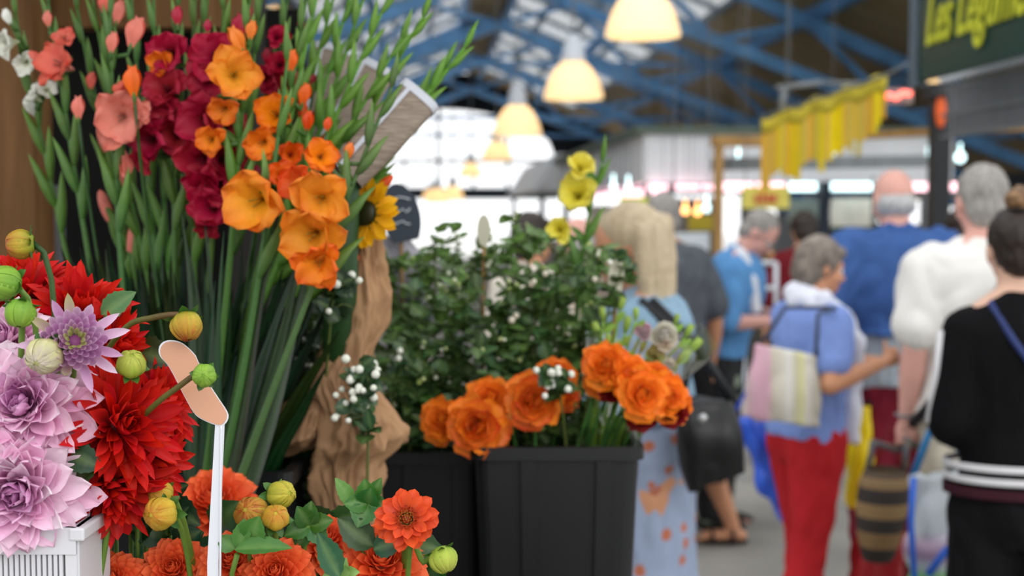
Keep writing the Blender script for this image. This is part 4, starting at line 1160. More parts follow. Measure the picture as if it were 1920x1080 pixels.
s = MB(); s.box((P(200, 0, 2.8).x, 2.8, 1.02), .86, .02, 2.04); s.build('back_panel', plain('dark_back_panel', '0c0b0a', .9), t, smooth=False)
s = MB(); a = P(90, 420, 2.7); s.box((a.x, 2.66, a.z), .09, .03, .16); s.build('note_card', plain('grey_card', '7c7c80'), label='grey card pinned to the back of the timber rack', cat='card', smooth=False)

m_bkt = plain('black_bucket_plastic', '17181a', .42, 0, .15, 6, .05, .4)
def bucket(cx, cy, w, d, ztop, zbot, label, taper=.86, ribs=((.28, .09), (.74, .09)), mat=None, group='black buckets', name='flower_bucket'):
    t = empty(name, (cx, cy, zbot), label, 'bucket', group)
    m = MB(); n = 8
    def ring(z, k, off=0.0):
        W_, D_ = w * k / 2 + off, d * k / 2 + off; r = .02
        pts = []
        for sx, sy, a0 in ((1, 1, 0), (-1, 1, 90), (-1, -1, 180), (1, -1, 270)):
            for q in range(5):
                an = R(a0 + q * 22.5); pts.append(V((cx + sx * (W_ - r) + r * math.cos(an), cy + sy * (D_ - r) + r * math.sin(an), z)))
        return pts
    H_ = ztop - zbot
    rows = [ring(zbot, taper), ring(lerp(zbot, ztop, .5), (1 + taper) / 2), ring(ztop - .02, 1), ring(ztop - .02, 1, .008), ring(ztop, 1, .008), ring(ztop, 1, -.006), ring(zbot + .01, taper, -.006)]
    bb = m.grid(rows, WHITE, closed=True); nn = len(rows[0])
    m.f.append(tuple(bb + k for k in range(nn))[::-1]); m.f.append(tuple(bb + 6 * nn + k for k in range(nn)))
    m.build('shell', mat or m_bkt, t, smooth=False)
    for f, wd in ribs:
        x0 = cx - w / 2 + w * f
        s = MB(); y1, y0 = cy - d / 2, cy - d * taper / 2
        tx = cx + (x0 - cx) * taper
        s.hexa([(tx, y0 - .007, zbot), (tx + w * wd, y0 - .007, zbot), (tx + w * wd, y0 + .004, zbot), (tx, y0 + .004, zbot), (x0, y1 - .007, ztop - .021), (x0 + w * wd, y1 - .007, ztop - .021), (x0 + w * wd, y1 + .004, ztop - .021), (x0, y1 + .004, ztop - .021)])
        s.build('rib', mat or m_bkt, t, smooth=False)
    return t
zr = P(1040, 838, 1.98).z
xa, xb = P(888, 0, 1.98).x, P(1204, 0, 1.98).x
bucket((xa + xb) / 2, 1.98 + .14, xb - xa, .28, zr, BT, 'black ribbed square bucket holding the orange roses', taper=.9)
xa2, xb2 = P(700, 0, 2.1).x, P(900, 0, 2.1).x
bucket((xa2 + xb2) / 2 - .03, 2.1 + .13, xb2 - xa2 + .06, .26, P(0, 848, 2.1).z, BT, 'black bucket left of the rose bucket, partly behind brown paper', taper=.99, ribs=((.45, .06), (.8, .06)))
bucket(P(330, 0, 1.85).x, 1.9, .34, .3, P(0, 885, 1.75).z, BT, 'black bucket holding the gladioli', ribs=())
bucket(P(535, 0, 1.32).x, 1.34, .28, .26, 1.21, BT, 'black bucket of orange dahlias at the front', ribs=(), group='black buckets')

# unseen canopy added above the picture to shade the gladioli
t = empty('shade_canopy', (-1.35, 2.3, 2.32), 'unseen dark canopy added over the timber rack to shade the gladioli', 'canopy')
s = MB(); s.hexa([(-2.7, 1.25, 2.42), (-.12, 1.25, 2.42), (-.12, 3.4, 2.5), (-2.7, 3.4, 2.5), (-2.7, 1.25, 2.44), (-.12, 1.25, 2.44), (-.12, 3.4, 2.52), (-2.7, 3.4, 2.52)])
s.build('canopy_cloth', plain('dark_green_canvas', '26352c', .8), t, smooth=False)
for x in (-2.6, -1.05): s = MB(); s.box((x, 3.35, 1.24), .06, .06, 2.48); s.build('pole', m_post, t, smooth=False)
for x in (-1.38,): s = MB(); s.box((x, 1.28, 2.40), 2.5, .04, .04); s.build('front_bar', m_post, t, smooth=False)
# white slotted basket
m_wb = plain('white_basket_plastic', 'd2d2d6', .4, 0, .04, 10, .05)
def white_basket():
    z1, z0 = P(0, 988, 1.12).z, BT
    x1 = P(124, 0, 1.12).x; x0 = x1 - .36; y0, y1 = 1.12, 1.205
    t = empty('slotted_basket', ((x0 + x1) / 2, (y0 + y1) / 2, z0), 'white plastic slotted basket holding the pink and red dahlias', 'basket')
    s = MB(); th = .003
    # front wall: rim, corner panel, slats
    s.box(((x0 + x1) / 2, y0, z1 - .012), x1 - x0, .007, .024)
    s.box((x1 - .005, y0, (z0 + z1) / 2), .01, .004, z1 - z0); s.box((x0 + .025, y0, (z0 + z1) / 2), .05, .004, z1 - z0)
    k = 0; xx = x1 - .012
    while xx > x0 + .05:
        s.box((xx - .002, y0, (z0 + z1) / 2 - .005), .0032, .004, z1 - z0 - .02); xx -= .0049; k += 1
    s.box(((x0 + x1) / 2, y0, z0 + .05), x1 - x0, .004, .1)
    s.build('front_wall', m_wb, t, smooth=False)
    s = MB()
    s.box((x1, (y0 + y1) / 2, (z0 + z1) / 2), .004, y1 - y0, z1 - z0); s.box((x0, (y0 + y1) / 2, (z0 + z1) / 2), .004, y1 - y0, z1 - z0)
    s.box(((x0 + x1) / 2, y1, (z0 + z1) / 2), x1 - x0, .004, z1 - z0); s.box(((x0 + x1) / 2, (y0 + y1) / 2, z0 + .003), x1 - x0, y1 - y0, .005)
    s.build('side_walls', m_wb, t, smooth=False)
    s = MB(); s.box((x1 + .001, (y0 + y1) / 2, z1 - .006), .014, y1 - y0 + .01, .012); s.box(((x0 + x1) / 2, y1, z1 - .006), x1 - x0, .014, .012); s.box((x0, (y0 + y1) / 2, z1 - .006), .014, y1 - y0, .012); s.build('rim', m_wb, t, smooth=False, bevel=.002)
    s = MB(); s.box(((x0 + x1) / 2, y0 + .05, (z0 + z1) / 2 - .05), x1 - x0 - .02, .02, z1 - z0 - .12); s.build('dark_backing', plain('dark_inner', '0b0c0c'), t, smooth=False)  # near-black upright slab behind the slats, darkens the slots
white_basket()
BX = V((P(40, 0, 1.25).x, 1.165, BT + .02))   # where the dahlia stems stand in the basket
def bb(dx=0, dy=0): return BX + V((dx * .4, dy * .25, 0))
OX = V((P(560, 0, 1.32).x, 1.34, BT + .02))
def ob(dx=0, dy=0): return OX + V((dx, dy, 0))

Tc = V((0, -1, .12))
# pink and lilac dahlias
dahlia('pale pink dinner plate dahlia at the lower left, lowest of the pink blooms', P(38, 915, 1.13), (.2, -1, .0), .067, 'pink', bb(-.03), 'pink dahlias')
dahlia('pale pink dinner plate dahlia directly above the lowest pink bloom', P(50, 765, 1.145), (.1, -1, .35), .066, 'pink', bb(-.05, .03), 'pink dahlias')
dahlia('lilac half open dahlia with a yellow green centre above the pink blooms', P(140, 640, 1.13), (.35, -1, .25), .039, 'lilac_open', bb(.0, .04))
dahlia('lilac dahlia at the left edge above the pink blooms', P(20, 640, 1.19), (-.2, -1, .5), .04, 'pink', bb(-.07, .05))
# red cactus dahlias
for c, a, r, l in ((P(50, 560, 1.3), (-.1, -.6, 1), .058, 'topmost red cactus dahlia at the left edge'),
                   (P(150, 600, 1.27), (.4, -.7, .8), .06, 'red cactus dahlia behind the lilac half open bloom'),
                   (P(200, 655, 1.25), (1, -.5, .3), .05, 'red cactus dahlia with long petals pointing right under the bent bud stem'),
                   (P(285, 760, 1.24), (.8, -.5, .5), .048, 'red cactus dahlia behind the dark bud stem by the price tag'),
                   (P(215, 800, 1.18), (.75, -.8, .25), .066, 'big red cactus dahlia in the middle of the red cluster'),
                   (P(262, 860, 1.22), (.9, -.6, -.1), .054, 'red cactus dahlia at the right of the cluster, behind the tag stick'),
                   (P(205, 905, 1.19), (.5, -.8, -.55), .062, 'lowest red cactus dahlia hanging over the white basket'),
                   (P(140, 740, 1.25), (.1, -1, .2), .05, 'red cactus dahlia between the pink and the other red blooms')):
    dahlia(l, c, a, r, 'red', bb(rnd(0, .04), rnd(0, .06)), 'red cactus dahlias')
# orange dahlias
dahlia('crisp open orange dahlia facing up in front of the black bucket', P(762, 972, 1.2), (.06, -.8, .42), .031, 'orange_hero', ob(.08))
for c, a, r, l in ((P(405, 950, 1.5), (-.1, -.7, .7), .05, 'blurred orange dahlia behind the white price tag stem'),
                   (P(330, 1072, 1.24), (0, -.8, .5), .036, 'orange dahlia at the bottom edge below the yellow buds'),
                   (P(436, 1060, 1.22), (0, -.7, .6), .034, 'orange dahlia at the bottom edge right of the price tag'),
                   (P(520, 1078, 1.2), (0, -.8, .5), .036, 'orange dahlia at the bottom edge under the big drooping leaf'),
                   (P(613, 1022, 1.27), (0, -.6, .8), .032, 'orange dahlia right of the upright dark serrated leaf'),
                   (P(716, 1062, 1.25), (.1, -.7, .6), .044, 'widest orange dahlia beneath the crisp open one'),
                   (P(215, 1090, 1.22), (0, -.8, .5), .03, 'small orange dahlia just right of the white basket')):
    dahlia(l, c, a, r, 'orange_ball', ob(rnd(-.1, .1), rnd(-.02, .06)), 'orange dahlias')

# buds
bud('yellow and red bud pointing left at the top of the dahlias', P(38, 457, 1.22), (-1, -.25, -.05), .0135, YR, bb(-.03, .05), scol=G_DK, refl=.6)
bud('round light green bud above the lilac blooms', P(38, 588, 1.12), (.05, -.5, -1), .0125, GG, bb(-.05, .0), refl=.5)
bud('green bud cut by the left edge', P(6, 530, 1.15), (-.5, -.5, .2), .015, GG, bb(-.08, .02))
bud('yellow and pink bud nodding on a red stem against the dark leaves', P(350, 612, 1.16), (.25, -.45, -.85), .0135, YR, bb(.05, .02), scol=G_BR, refl=.9, via=[P(325, 590, 1.16), P(285, 596, 1.17), P(235, 615, 1.18), P(180, 700, 1.2), P(90, 950, 1.18)])
bud('small green bud on a dark stem in front of the price tag', P(383, 704, 1.12), (.12, -1, .1), .0098, GG, bb(.06, .0), scol=G_BR, refl=.5, sharp=.9, via=[P(365, 704, 1.135), P(335, 725, 1.14), P(295, 755, 1.15), P(240, 810, 1.18), P(100, 960, 1.18)])
bud('pale green bud among the red blooms', P(246, 682, 1.16), (.2, -.5, .55), .0125, YG, bb(.03, .03), refl=.7)
bud('pale yellow bud left of the lilac half open bloom', P(82, 668, 1.11), (-.1, -.9, -.3), .015, (lin('b9bd62'), lin('d0cf8a'), lin('d8c9c0')), bb(-.03, .0))
bud('yellow bud with red streaks beside the orange dahlias', P(300, 963, 1.15), (-.35, -.9, .1), .0142, YO, ob(-.11, .0))
bud('small yellow bud behind the red streaked yellow bud', P(300, 925, 1.19), (-.5, -.6, .3), .0115, YO, ob(-.1, .03))
bud('fat yellow and red bud left of two smaller buds', P(471, 963, 1.2), (-.2, -.85, .45), .0155, YR, ob(-.05, .0))
bud('yellow bud ringed with red, facing up', P(517, 970, 1.18), (.15, -.75, .6), .0118, YO, ob(-.04, .01), sharp=.85)
bud('yellow green bud highest of the orange dahlia buds', P(528, 927, 1.21), (.3, -.3, .1), .0125, (lin('7d9a2c'), lin('b4bd3c'), lin('d2b84a')), ob(-.03, .03), sharp=1.25)
bud('yellow bud pointing down right at the right of the orange dahlias', P(831, 1050, 1.2), (.35, -.4, -.75), .0128, YG, ob(.11, .0), refl=.5, via=[P(812, 1040, 1.205), P(795, 1055, 1.21), P(765, 1072, 1.22)])
bud('small green bud at the base of the leafy sprig', P(467, 1012, 1.18), (.1, -.8, .5), .0085, GG, ob(-.06, .0))
bud('small green bud at the bottom right of the white tag stem', P(535, 1048, 1.22), (-.1, -.5, .8), .0085, GG, ob(-.02, .02))

# leaves and leafy sprigs of the dahlias
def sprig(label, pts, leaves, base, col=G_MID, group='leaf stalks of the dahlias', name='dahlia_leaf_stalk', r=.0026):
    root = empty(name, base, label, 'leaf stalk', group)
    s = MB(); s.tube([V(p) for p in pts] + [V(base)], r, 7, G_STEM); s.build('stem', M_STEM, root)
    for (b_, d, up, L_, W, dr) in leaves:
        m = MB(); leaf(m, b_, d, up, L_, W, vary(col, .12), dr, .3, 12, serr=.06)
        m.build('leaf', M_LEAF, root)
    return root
UPC = V((0, -1, .4))
sprig('pointed green leaf standing above the red dahlias', [P(188, 600, 1.24), P(185, 640, 1.25)], [(P(190, 592, 1.24), (.8, -.1, .55), UPC, .042, .0125, .1)], bb(.02, .05), lin('4f7d45'))
sprig('dark leaf between the pink and red dahlias', [P(120, 880, 1.14), P(110, 920, 1.16)], [(P(130, 850, 1.14), (.6, -.2, -.2), UPC, .035, .013, .3), (P(125, 900, 1.14), (.9, -.2, .5), UPC, .036, .014, .2), (P(140, 860, 1.15), (.3, 0, .9), UPC, .03, .012, .2)], bb(-.01, .02), lin('1f4020'))
sprig('drooping light green leaf at the left of the orange dahlias', [P(445, 1040, 1.16), P(435, 1075, 1.17)], [(P(440, 1030, 1.16), (.95, -.2, .15), (0, -.6, 1), .055, .0115, .25), (P(450, 1030, 1.17), (.15, -.1, .9), UPC, .03, .009, .1), (P(470, 1015, 1.17), (.3, -.3, .8), UPC, .028, .013, .2), (P(440, 1030, 1.17), (-.6, -.2, .6), UPC, .02, .009, .2)], ob(-.06), lin('4a7a30'))
sprig('upright dark serrated leaf in front of the orange dahlias', [P(640, 1085, 1.14), P(645, 1110, 1.15)], [(P(636, 1082, 1.14), (-.42, -.1, .85), (.7, -1, .2), .048, .0125, -.25)], ob(.02), lin('2c5a38'))
sprig('leafy sprig with rounded leaves left of the crisp orange dahlia', [P(578, 985, 1.22), P(570, 1030, 1.22), P(558, 1080, 1.22)], [(P(580, 985, 1.22), (sx, -.4, sz), UPC, .026, .010, .5) for sx, sz in ((-.7, -.2), (.1, .9), (.8, .3), (.6, -.5), (-.2, .5), (-.5, -.8))], ob(-.0, .03), lin('2f6024'))
sprig('tall leafy sprig behind the crisp orange dahlia', [P(690, 950, 1.24), P(668, 990, 1.24), P(670, 1040, 1.25)], [(P(690, 945, 1.24), d, UPC, l, w, dr) for d, l, w, dr in (((.45, -.1, .9), .03, .008, .1), ((-.6, -.3, .1), .024, .01, .5), ((.1, -.5, .5), .024, .012, .4), ((.7, -.3, .1), .02, .01, .4), ((-.2, -.4, -.4), .026, .013, .4), ((-.1, -.2, .9), .026, .011, .2))], ob(.04, .05), lin('37702c'))
sprig('single pointed leaf on its own stalk left of the tall leafy sprig', [P(660, 945, 1.25), P(664, 990, 1.25), P(668, 1050, 1.25)], [(P(662, 950, 1.25), (-.5, -.1, .9), (.8, -1, 0), .034, .0085, .1)], ob(.03, .06), lin('5d8a35'))
sprig('broad dark leaf under the crisp orange dahlia', [P(668, 1010, 1.24), P(690, 1050, 1.24)], [(P(700, 1025, 1.23), (-.8, -.1, .7), UPC, .045, .015, .3), (P(700, 1030, 1.22), (.7, -.3, .3), UPC, .035, .012, .4)], ob(.04, .0), lin('2a4e30'))
sprig('pale curled young leaves at the bottom edge', [P(640, 1075, 1.16), P(640, 1110, 1.16)], [(P(640, 1075, 1.16), d, UPC, .018, .006, .7) for d in ((-.5, -.4, .7), (.2, -.5, .7), (.8, -.4, .2), (-.8, -.4, .0), (.3, -.9, .3))], ob(.03, -.03), lin('7da555'))
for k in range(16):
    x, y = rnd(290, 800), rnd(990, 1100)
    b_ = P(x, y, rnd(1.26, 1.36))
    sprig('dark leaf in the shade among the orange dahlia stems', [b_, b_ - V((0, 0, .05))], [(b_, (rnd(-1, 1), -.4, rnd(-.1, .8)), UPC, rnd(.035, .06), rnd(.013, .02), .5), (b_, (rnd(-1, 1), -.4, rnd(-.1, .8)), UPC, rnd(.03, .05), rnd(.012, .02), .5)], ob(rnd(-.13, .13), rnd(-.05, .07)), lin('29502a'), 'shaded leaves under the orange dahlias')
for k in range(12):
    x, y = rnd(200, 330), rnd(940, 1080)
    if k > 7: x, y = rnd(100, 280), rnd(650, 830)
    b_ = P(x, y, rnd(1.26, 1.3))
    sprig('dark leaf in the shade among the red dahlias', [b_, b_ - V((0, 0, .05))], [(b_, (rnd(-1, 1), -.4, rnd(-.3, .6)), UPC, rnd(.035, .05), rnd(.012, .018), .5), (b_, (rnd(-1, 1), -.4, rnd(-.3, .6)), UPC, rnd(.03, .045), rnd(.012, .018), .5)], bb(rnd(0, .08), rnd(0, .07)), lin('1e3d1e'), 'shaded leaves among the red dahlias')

# ------------------------------------------------------------------ price tag on its stick
m_tag = plain('cream_plastic_tag', 'c99374', .3, 0, .04, 6, 0, .5); m_tagw = plain('white_plastic_edge', 'dcdfe6', .3, 0, .03, 6, 0, .5)
def extrude_outline(mb, pts, dvec, col=WHITE):
    n = len(pts); b0 = len(mb.v)
    for p in pts: mb.v.append(V(p)); mb.c.append(col)
    for p in pts: mb.v.append(V(p) + V(dvec)); mb.c.append(col)
    mb.f.append(tuple(b0 + k for k in range(n))); mb.f.append(tuple(b0 + n + k for k in range(n))[::-1])
    for k in range(n): mb.f.append((b0 + k, b0 + n + k, b0 + n + (k + 1) % n, b0 + (k + 1) % n))
outl = [(428, 778), (420, 797), (404, 797), (376, 785), (362, 772), (345, 742), (318, 690), (300, 668), (298, 652), (306, 641), (322, 638), (342, 644), (364, 664), (372, 680), (392, 720), (410, 748)]
cat_ = []
for i in range(len(outl)):
    q0, q1, q2, q3 = [outl[(i + d) % len(outl)] for d in (-1, 0, 1, 2)]
    for k in range(4):
        u = k / 4; cat_.append(tuple(.5 * (2 * q1[z] + (q2[z] - q0[z]) * u + (2 * q0[z] - 5 * q1[z] + 4 * q2[z] - q3[z]) * u * u + (3 * q1[z] - q0[z] - 3 * q2[z] + q3[z]) * u ** 3) for z in (0, 1)))
outl = cat_
t = empty('price_tag', ob(-.09, -.02), 'spatula shaped plastic price tag on a white stick, cream face tilted left', 'price tag')
YT = 1.165
def sl(y): return YT + (790 - y) * .00006
s = MB(); cx, cy = 362, 722
extrude_outline(s, [P(cx + (x - cx) * .955, cy + (y - cy) * .97, sl(y) - .0011) for x, y in outl], (0, .001, 0)); s.build('face', m_tag, t, 'blank cream face', smooth=False)
s = MB(); extrude_outline(s, [P(x, y, sl(y)) for x, y in outl], (0, .0016, 0)); s.build('plate', m_tagw, t, 'white raised rim', smooth=False)
s = MB(); bs = V((P(396, 1055, 1.165).x, 1.165, BT + .05))
p0, p1, p2 = P(412, 795, YT), P(399, 1055, YT), bs
for q, (w0, w1, dy) in enumerate(((.0042, .0052, 0),)):
    s.hexa([p1 + V((-w1, 0, 0)), p1 + V((w1, 0, 0)), p1 + V((w1, .002, 0)), p1 + V((-w1, .002, 0)), p0 + V((-w0, 0, 0)), p0 + V((w0, 0, 0)), p0 + V((w0, .002, 0)), p0 + V((-w0, .002, 0))])
    s.hexa([p2 + V((-w1, 0, 0)), p2 + V((w1, 0, 0)), p2 + V((w1, .002, 0)), p2 + V((-w1, .002, 0)), p1 + V((-w1, 0, 0)), p1 + V((w1, 0, 0)), p1 + V((w1, .002, 0)), p1 + V((-w1, .002, 0))])
s.hexa([p2 + V((.001, -.006, 0)), p2 + V((.0025, -.006, 0)), p2 + V((.0025, 0, 0)), p2 + V((.001, 0, 0)), p0 + V((.001, -.002, -.004)), p0 + V((.0025, -.002, -.004)), p0 + V((.0025, 0, 0)), p0 + V((.001, 0, 0))])
s.build('stick', m_tagw, t, smooth=False)
# ------------------------------------------------------------------ gladioli
def bez(p0, p1, p2, n=12):
    return [V(p0) * (1 - t) ** 2 + V(p1) * 2 * t * (1 - t) + V(p2) * t * t for t in [i / n for i in range(n + 1)]]
def floret(m, c, a, size, cth, cmd, ced, seed_roll=None):
    a, x, y = frame_of(V(a)); ro = rnd(0, 1) if seed_roll is None else seed_roll
    for layer in (0, 1):
        for i in range(3):
            ph = ro + (i + .5 * layer) * 2 * math.pi / 3 + rnd(-.1, .1); er = x * math.cos(ph) + y * math.sin(ph)
            petal(m, c - a * size * .55 + er * size * .03, a, er, size * rnd(1.05, 1.35), size * (.5 if layer else .42) * rnd(.9, 1.1), .2 + .1 * (1 - layer) + rnd(-.08, .1), rnd(.75, 1.6) + .15 * (1 - layer), cup=.3, tip=.62, ruffle=.34, c0=cth, cm=cmd, c1=ced, nl=9, nw=8, tw=rnd(-.15, .15), blunt=.62, base_w=.3)
    for i in range(3):
        ph = ro + i * 2.09; er = x * math.cos(ph) + y * math.sin(ph)
        m.tube([c - a * size * .5, c - a * size * .2 + er * size * .05, c + a * size * .12 + er * size * .1], [size * .014, size * .014, size * .03], 5, mix(cth, lin('4a1a1a'), .6))
    m.tube([c - a * size * .75, c - a * size * .5], [size * .07, size * .12], 8, cth)
PALS = {'orange': (lin('eaa02a'), lin('f6921c'), lin('ee6a14')), 'crimson': (lin('6a0618'), lin('a81430'), lin('bb1c3e')), 'salmon': (lin('e08a7a'), lin('ee7f6c'), lin('f2705c')),
        'peach': (lin('f0b09c'), lin('f3a08e'), lin('ee8674')), 'white': (lin('d4dab0'), lin('f4f4e8'), lin('fafaf2')), 'amber': (lin('f2c030'), lin('f6ac30'), lin('f08228')), 'yellow': (lin('d4c830'), lin('eee04a'), lin('f4ea70')), 'burnt': (lin('c04410'), lin('dd6418'), lin('e8500c'))}
def nearest(path, p):
    return min(path, key=lambda q: (q - p).length)
def gladiolus(label, pal, base, mid, tip, Y0, Y1, florets=(), buds=(), nb=10, nleaf=3, leafh=.42, col=None, bpx=(330, 940), group='gladiolus stalks', tipcol=None, stems_from=None):
    """base, mid, tip: pixels; florets: (px, py, diameter px, facing); buds: (px, py, length px, lean)"""
    b0 = stems_from or P(*base, Y0); root = empty('gladiolus', (b0.x, b0.y, b0.z), label, 'flower', group)
    path = bez(b0, P(*mid, (Y0 + Y1) / 2), P(*tip, Y1), 24)
    s = MB(); col = col or vary(lin('466b2b'), .12)
    s.tube(path, [lerp(.0065, .002, i / 24) for i in range(25)], 8, mix(col, G_DK, .45), col2=col)  # base end mixed darker, shade low in the bunch put into the green
    s.build('stem', M_STEM, root)
    cth, cmd, ced = PALS[pal]
    side = 1
    for f in florets:
        px, py, d = f[:3]; fa = V(f[3]) if len(f) > 3 else V((rnd(-.4, .4), -1, rnd(-.1, .3)))
        Y = (Y0 + Y1) / 2 - .03 + (f[4] if len(f) > 4 else 0); c = P(px, py, Y); size = d / F * Y / 2 * (1.3 if pal == 'crimson' else 1.18); fa = fa + V((rnd(-.3, .3), 0, rnd(-.25, .25)))
        c2 = PALS[f[5]] if len(f) > 5 else (cth, cmd, ced)
        m = MB(); floret(m, c, fa, size, *[vary(q, .06) for q in c2]); fo = m.build('floret', M_PETAL, root)
        at = nearest(path, c - V(fa).normalized() * size * .8)
        m = MB(); a = V(fa).normalized(); e = c - a * size * .7
        m.tube([at, lerp(at, e, .5) + V((0, 0, -.004)), e], [.004, .004, size * .1], 7, col)
        for sg in (1, -1):
            dr = (e - at) if (e - at).length > .004 else a
            leaf(m, at, dr.normalized() + V((0, 0, .6)), V((0, -sg, .2)), max(.035, size * .9), size * .2, vary(col, .1), .2, .5, 6)
        m.build('bract', M_LEAF, root)
    bm = MB(); tm = MB()
    def flush():
        nonlocal bm, tm
        if tm.v:
            k0 = len(bm.v); bm.v += tm.v; bm.c += tm.c; bm.f += [tuple(q + k0 for q in f) for f in tm.f]
        if bm.v: bm.build('flower_bud', M_LEAF, root)
        bm = MB(); tm = MB()
    def one_bud(p, d, L_, colr, show):
        d = d.normalized(); x, y = perp(d)
        ca = vary(col, .15); cb = vary(mix(col, G_LT, .5), .1)
        # two overlapping sheaths around a slim closed bud
        for sg in (1, -1):
            rows = []; cs = []
            for q in range(8):
                u = q / 7; r_ = L_ * (.1 if tip[0] > 600 else .085) * (math.sin(math.pi * (.1 + .9 * u ** .9)) ** .8 + .02); cc = p + d * L_ * u * (1 if sg > 0 else .8)
                rows.append([cc + (x * math.cos(t_) + y * sg * math.sin(t_)) * r_ for t_ in [-.5 + k * (math.pi + 1) / 6 for k in range(7)]]); cs.append([mix(ca, cb, u)] * 7)
            bm.grid(rows, cs)
        if show:
            tm.ell(p + d * L_ * .85, x * L_ * .11, y * L_ * .11, d * L_ * .32, 8, 8, vary(colr, .1))
    # bud row on the upper part of the spike
    start = .58 if florets else .45
    for q in range(nb):
        t_ = lerp(start, .985, q / max(1, nb - 1)); i = min(23, int(t_ * 24)); p = lerp(path[i], path[i + 1], t_ * 24 - i)
        d = (path[i + 1] - path[i]).normalized(); sd = d.cross(V((0, -1, 0))).normalized()
        fr = 1 - q / nb
        one_bud(p, d * 1.0 + sd * side * (.32 if tip[0] > 600 else .17) * (.5 + fr) + V((0, -.12, 0)), lerp(.042, .092, fr), tipcol or ced, tipcol is not None and q < nb * .5); flush()
        side = -side
    for b_ in buds:
        px, py, l_ = b_[:3]; lean = b_[3] if len(b_) > 3 else (0, 0, 1)
        Y = Y1 - .02; L_ = l_ / F * Y; d = V(lean).normalized(); p = P(px, py, Y) - d * L_ * .7; cc = PALS[b_[4]][2] if len(b_) > 4 else ced
        x, y = perp(d)
        for k in range(3):
            ph = k * 2.1; er = x * math.cos(ph) + y * math.sin(ph); petal(tm, p + d * L_ * .2, d, er, L_ * .95, L_ * .28, .35, -.5, cup=.9, c0=vary(cc, .1), c1=vary(cc, .1), nl=6, nw=6, ruffle=.1, blunt=.6)
        one_bud(p, d, L_ * .8, cc, False)
        at = nearest(path, p)
        if (at - p).length < .045: bm.tube([at, p], .003, 6, col)
        else: bm.tube(bez(path[0], P(lerp(base[0], px, .7), 560, Y + .12), p, 12), .0022, 6, mix(col, G_DK, .6))
        flush()
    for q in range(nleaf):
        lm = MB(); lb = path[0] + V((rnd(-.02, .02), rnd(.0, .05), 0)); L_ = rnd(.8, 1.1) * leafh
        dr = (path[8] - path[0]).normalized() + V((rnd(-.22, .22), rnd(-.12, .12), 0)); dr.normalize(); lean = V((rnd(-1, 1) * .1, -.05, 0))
        rows = []; cs = []; sdv = (V((1, 0, 0)) * math.cos(rnd(-.9, .9)) + V((0, 1, 0)) * math.sin(rnd(-.9, .9))).normalized(); cl = vary(lin('16281a'), .3); p = lb.copy(); w = rnd(.009, .015)  # blade green darkened to carry the shade near the bucket
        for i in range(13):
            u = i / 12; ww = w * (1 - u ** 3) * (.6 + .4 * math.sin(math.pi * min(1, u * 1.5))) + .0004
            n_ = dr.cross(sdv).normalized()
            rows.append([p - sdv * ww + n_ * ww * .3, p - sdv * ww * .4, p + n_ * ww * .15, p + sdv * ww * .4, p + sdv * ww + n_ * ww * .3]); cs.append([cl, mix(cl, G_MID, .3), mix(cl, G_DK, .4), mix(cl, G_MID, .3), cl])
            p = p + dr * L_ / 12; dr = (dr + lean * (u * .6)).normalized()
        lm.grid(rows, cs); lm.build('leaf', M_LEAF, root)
    return root
def gb(x): return (x, 1010)
gl = gladiolus
gl('white budded gladiolus at the far left', 'white', gb(240), (140, 560), (15, -40), 1.85, 1.9, [(12, 80, 60, (-.6, -1, 0)), (47, 118, 46, (-.3, -1, -.3)), (62, 180, 44, (-.5, -.6, .5)), (88, 168, 40)], [(14, 30, 34, (-.4, 0, 1)), (56, 200, 40, (-.3, -.2, .6))])
gl('salmon gladiolus, leftmost of the coloured ones', 'salmon', gb(255), (170, 520), (80, -60), 1.8, 1.84, [(108, 118, 88, (-.35, -1, .2)), (120, 70, 40, (0, -.8, .6))], [(90, 34, 34, (-.1, 0, 1), 'peach'), (65, 105, 30, (-.8, -.2, .6))])
gl('pink gladiolus with one large pale ruffled bloom', 'peach', gb(280), (215, 560), (205, -40), 1.72, 1.78, [(226, 222, 104, (-.2, -1, 0)), (262, 212, 50, (.7, -.7, .2)), (230, 165, 38, (-.2, -.5, .8), .02, 'salmon')], [(255, 58, 66, (.35, 0, 1)), (212, 78, 44, (.2, 0, 1)), (148, 200, 48, (0, 0, 1)), (232, 310, 60, (.1, -.1, -1))])
gl('pink budded gladiolus between the salmon and crimson ones', 'salmon', gb(290), (225, 520), (190, -110), 1.9, 1.9, [], [(225, 20, 50, (.3, 0, 1), 'peach'), (196, 5, 40), (172, 150, 36, (.1, 0, 1))], tipcol=lin('ee8674'))
gl('crimson gladiolus, left of the two large dark red spikes', 'crimson', gb(330), (320, 560), (335, -60), 1.78, 1.8, [(318, 98, 76, (-.2, -1, .2)), (312, 165, 80, (.1, -1, .3)), (305, 215, 86, (-.3, -1, 0)), (330, 250, 82, (.3, -1, -.2)), (282, 262, 84, (-.5, -1, -.2)), (268, 300, 50, (-.7, -.8, -.5))], [(333, 28, 40, (0, 0, 1)), (390, 48, 28)])
gl('crimson gladiolus, longest spike hanging blooms behind the orange ones', 'crimson', gb(350), (400, 560), (425, -120), 1.74, 1.8, [(403, 105, 88, (0, -1, .2)), (385, 150, 70, (-.4, -1, 0)), (382, 225, 92, (-.3, -1, 0)), (422, 235, 80, (.4, -1, 0)), (378, 300, 86, (-.4, -1, -.1)), (420, 300, 76, (.4, -1, 0)), (385, 350, 76, (-.2, -1, -.2)), (408, 345, 76, (.1, -1, -.2)), (398, 392, 74, (0, -1, -.3)), (388, 425, 44, (-.1, -.8, -.8))], [(450, 48, 56, (.2, -.1, 1)), (465, 20, 30)])
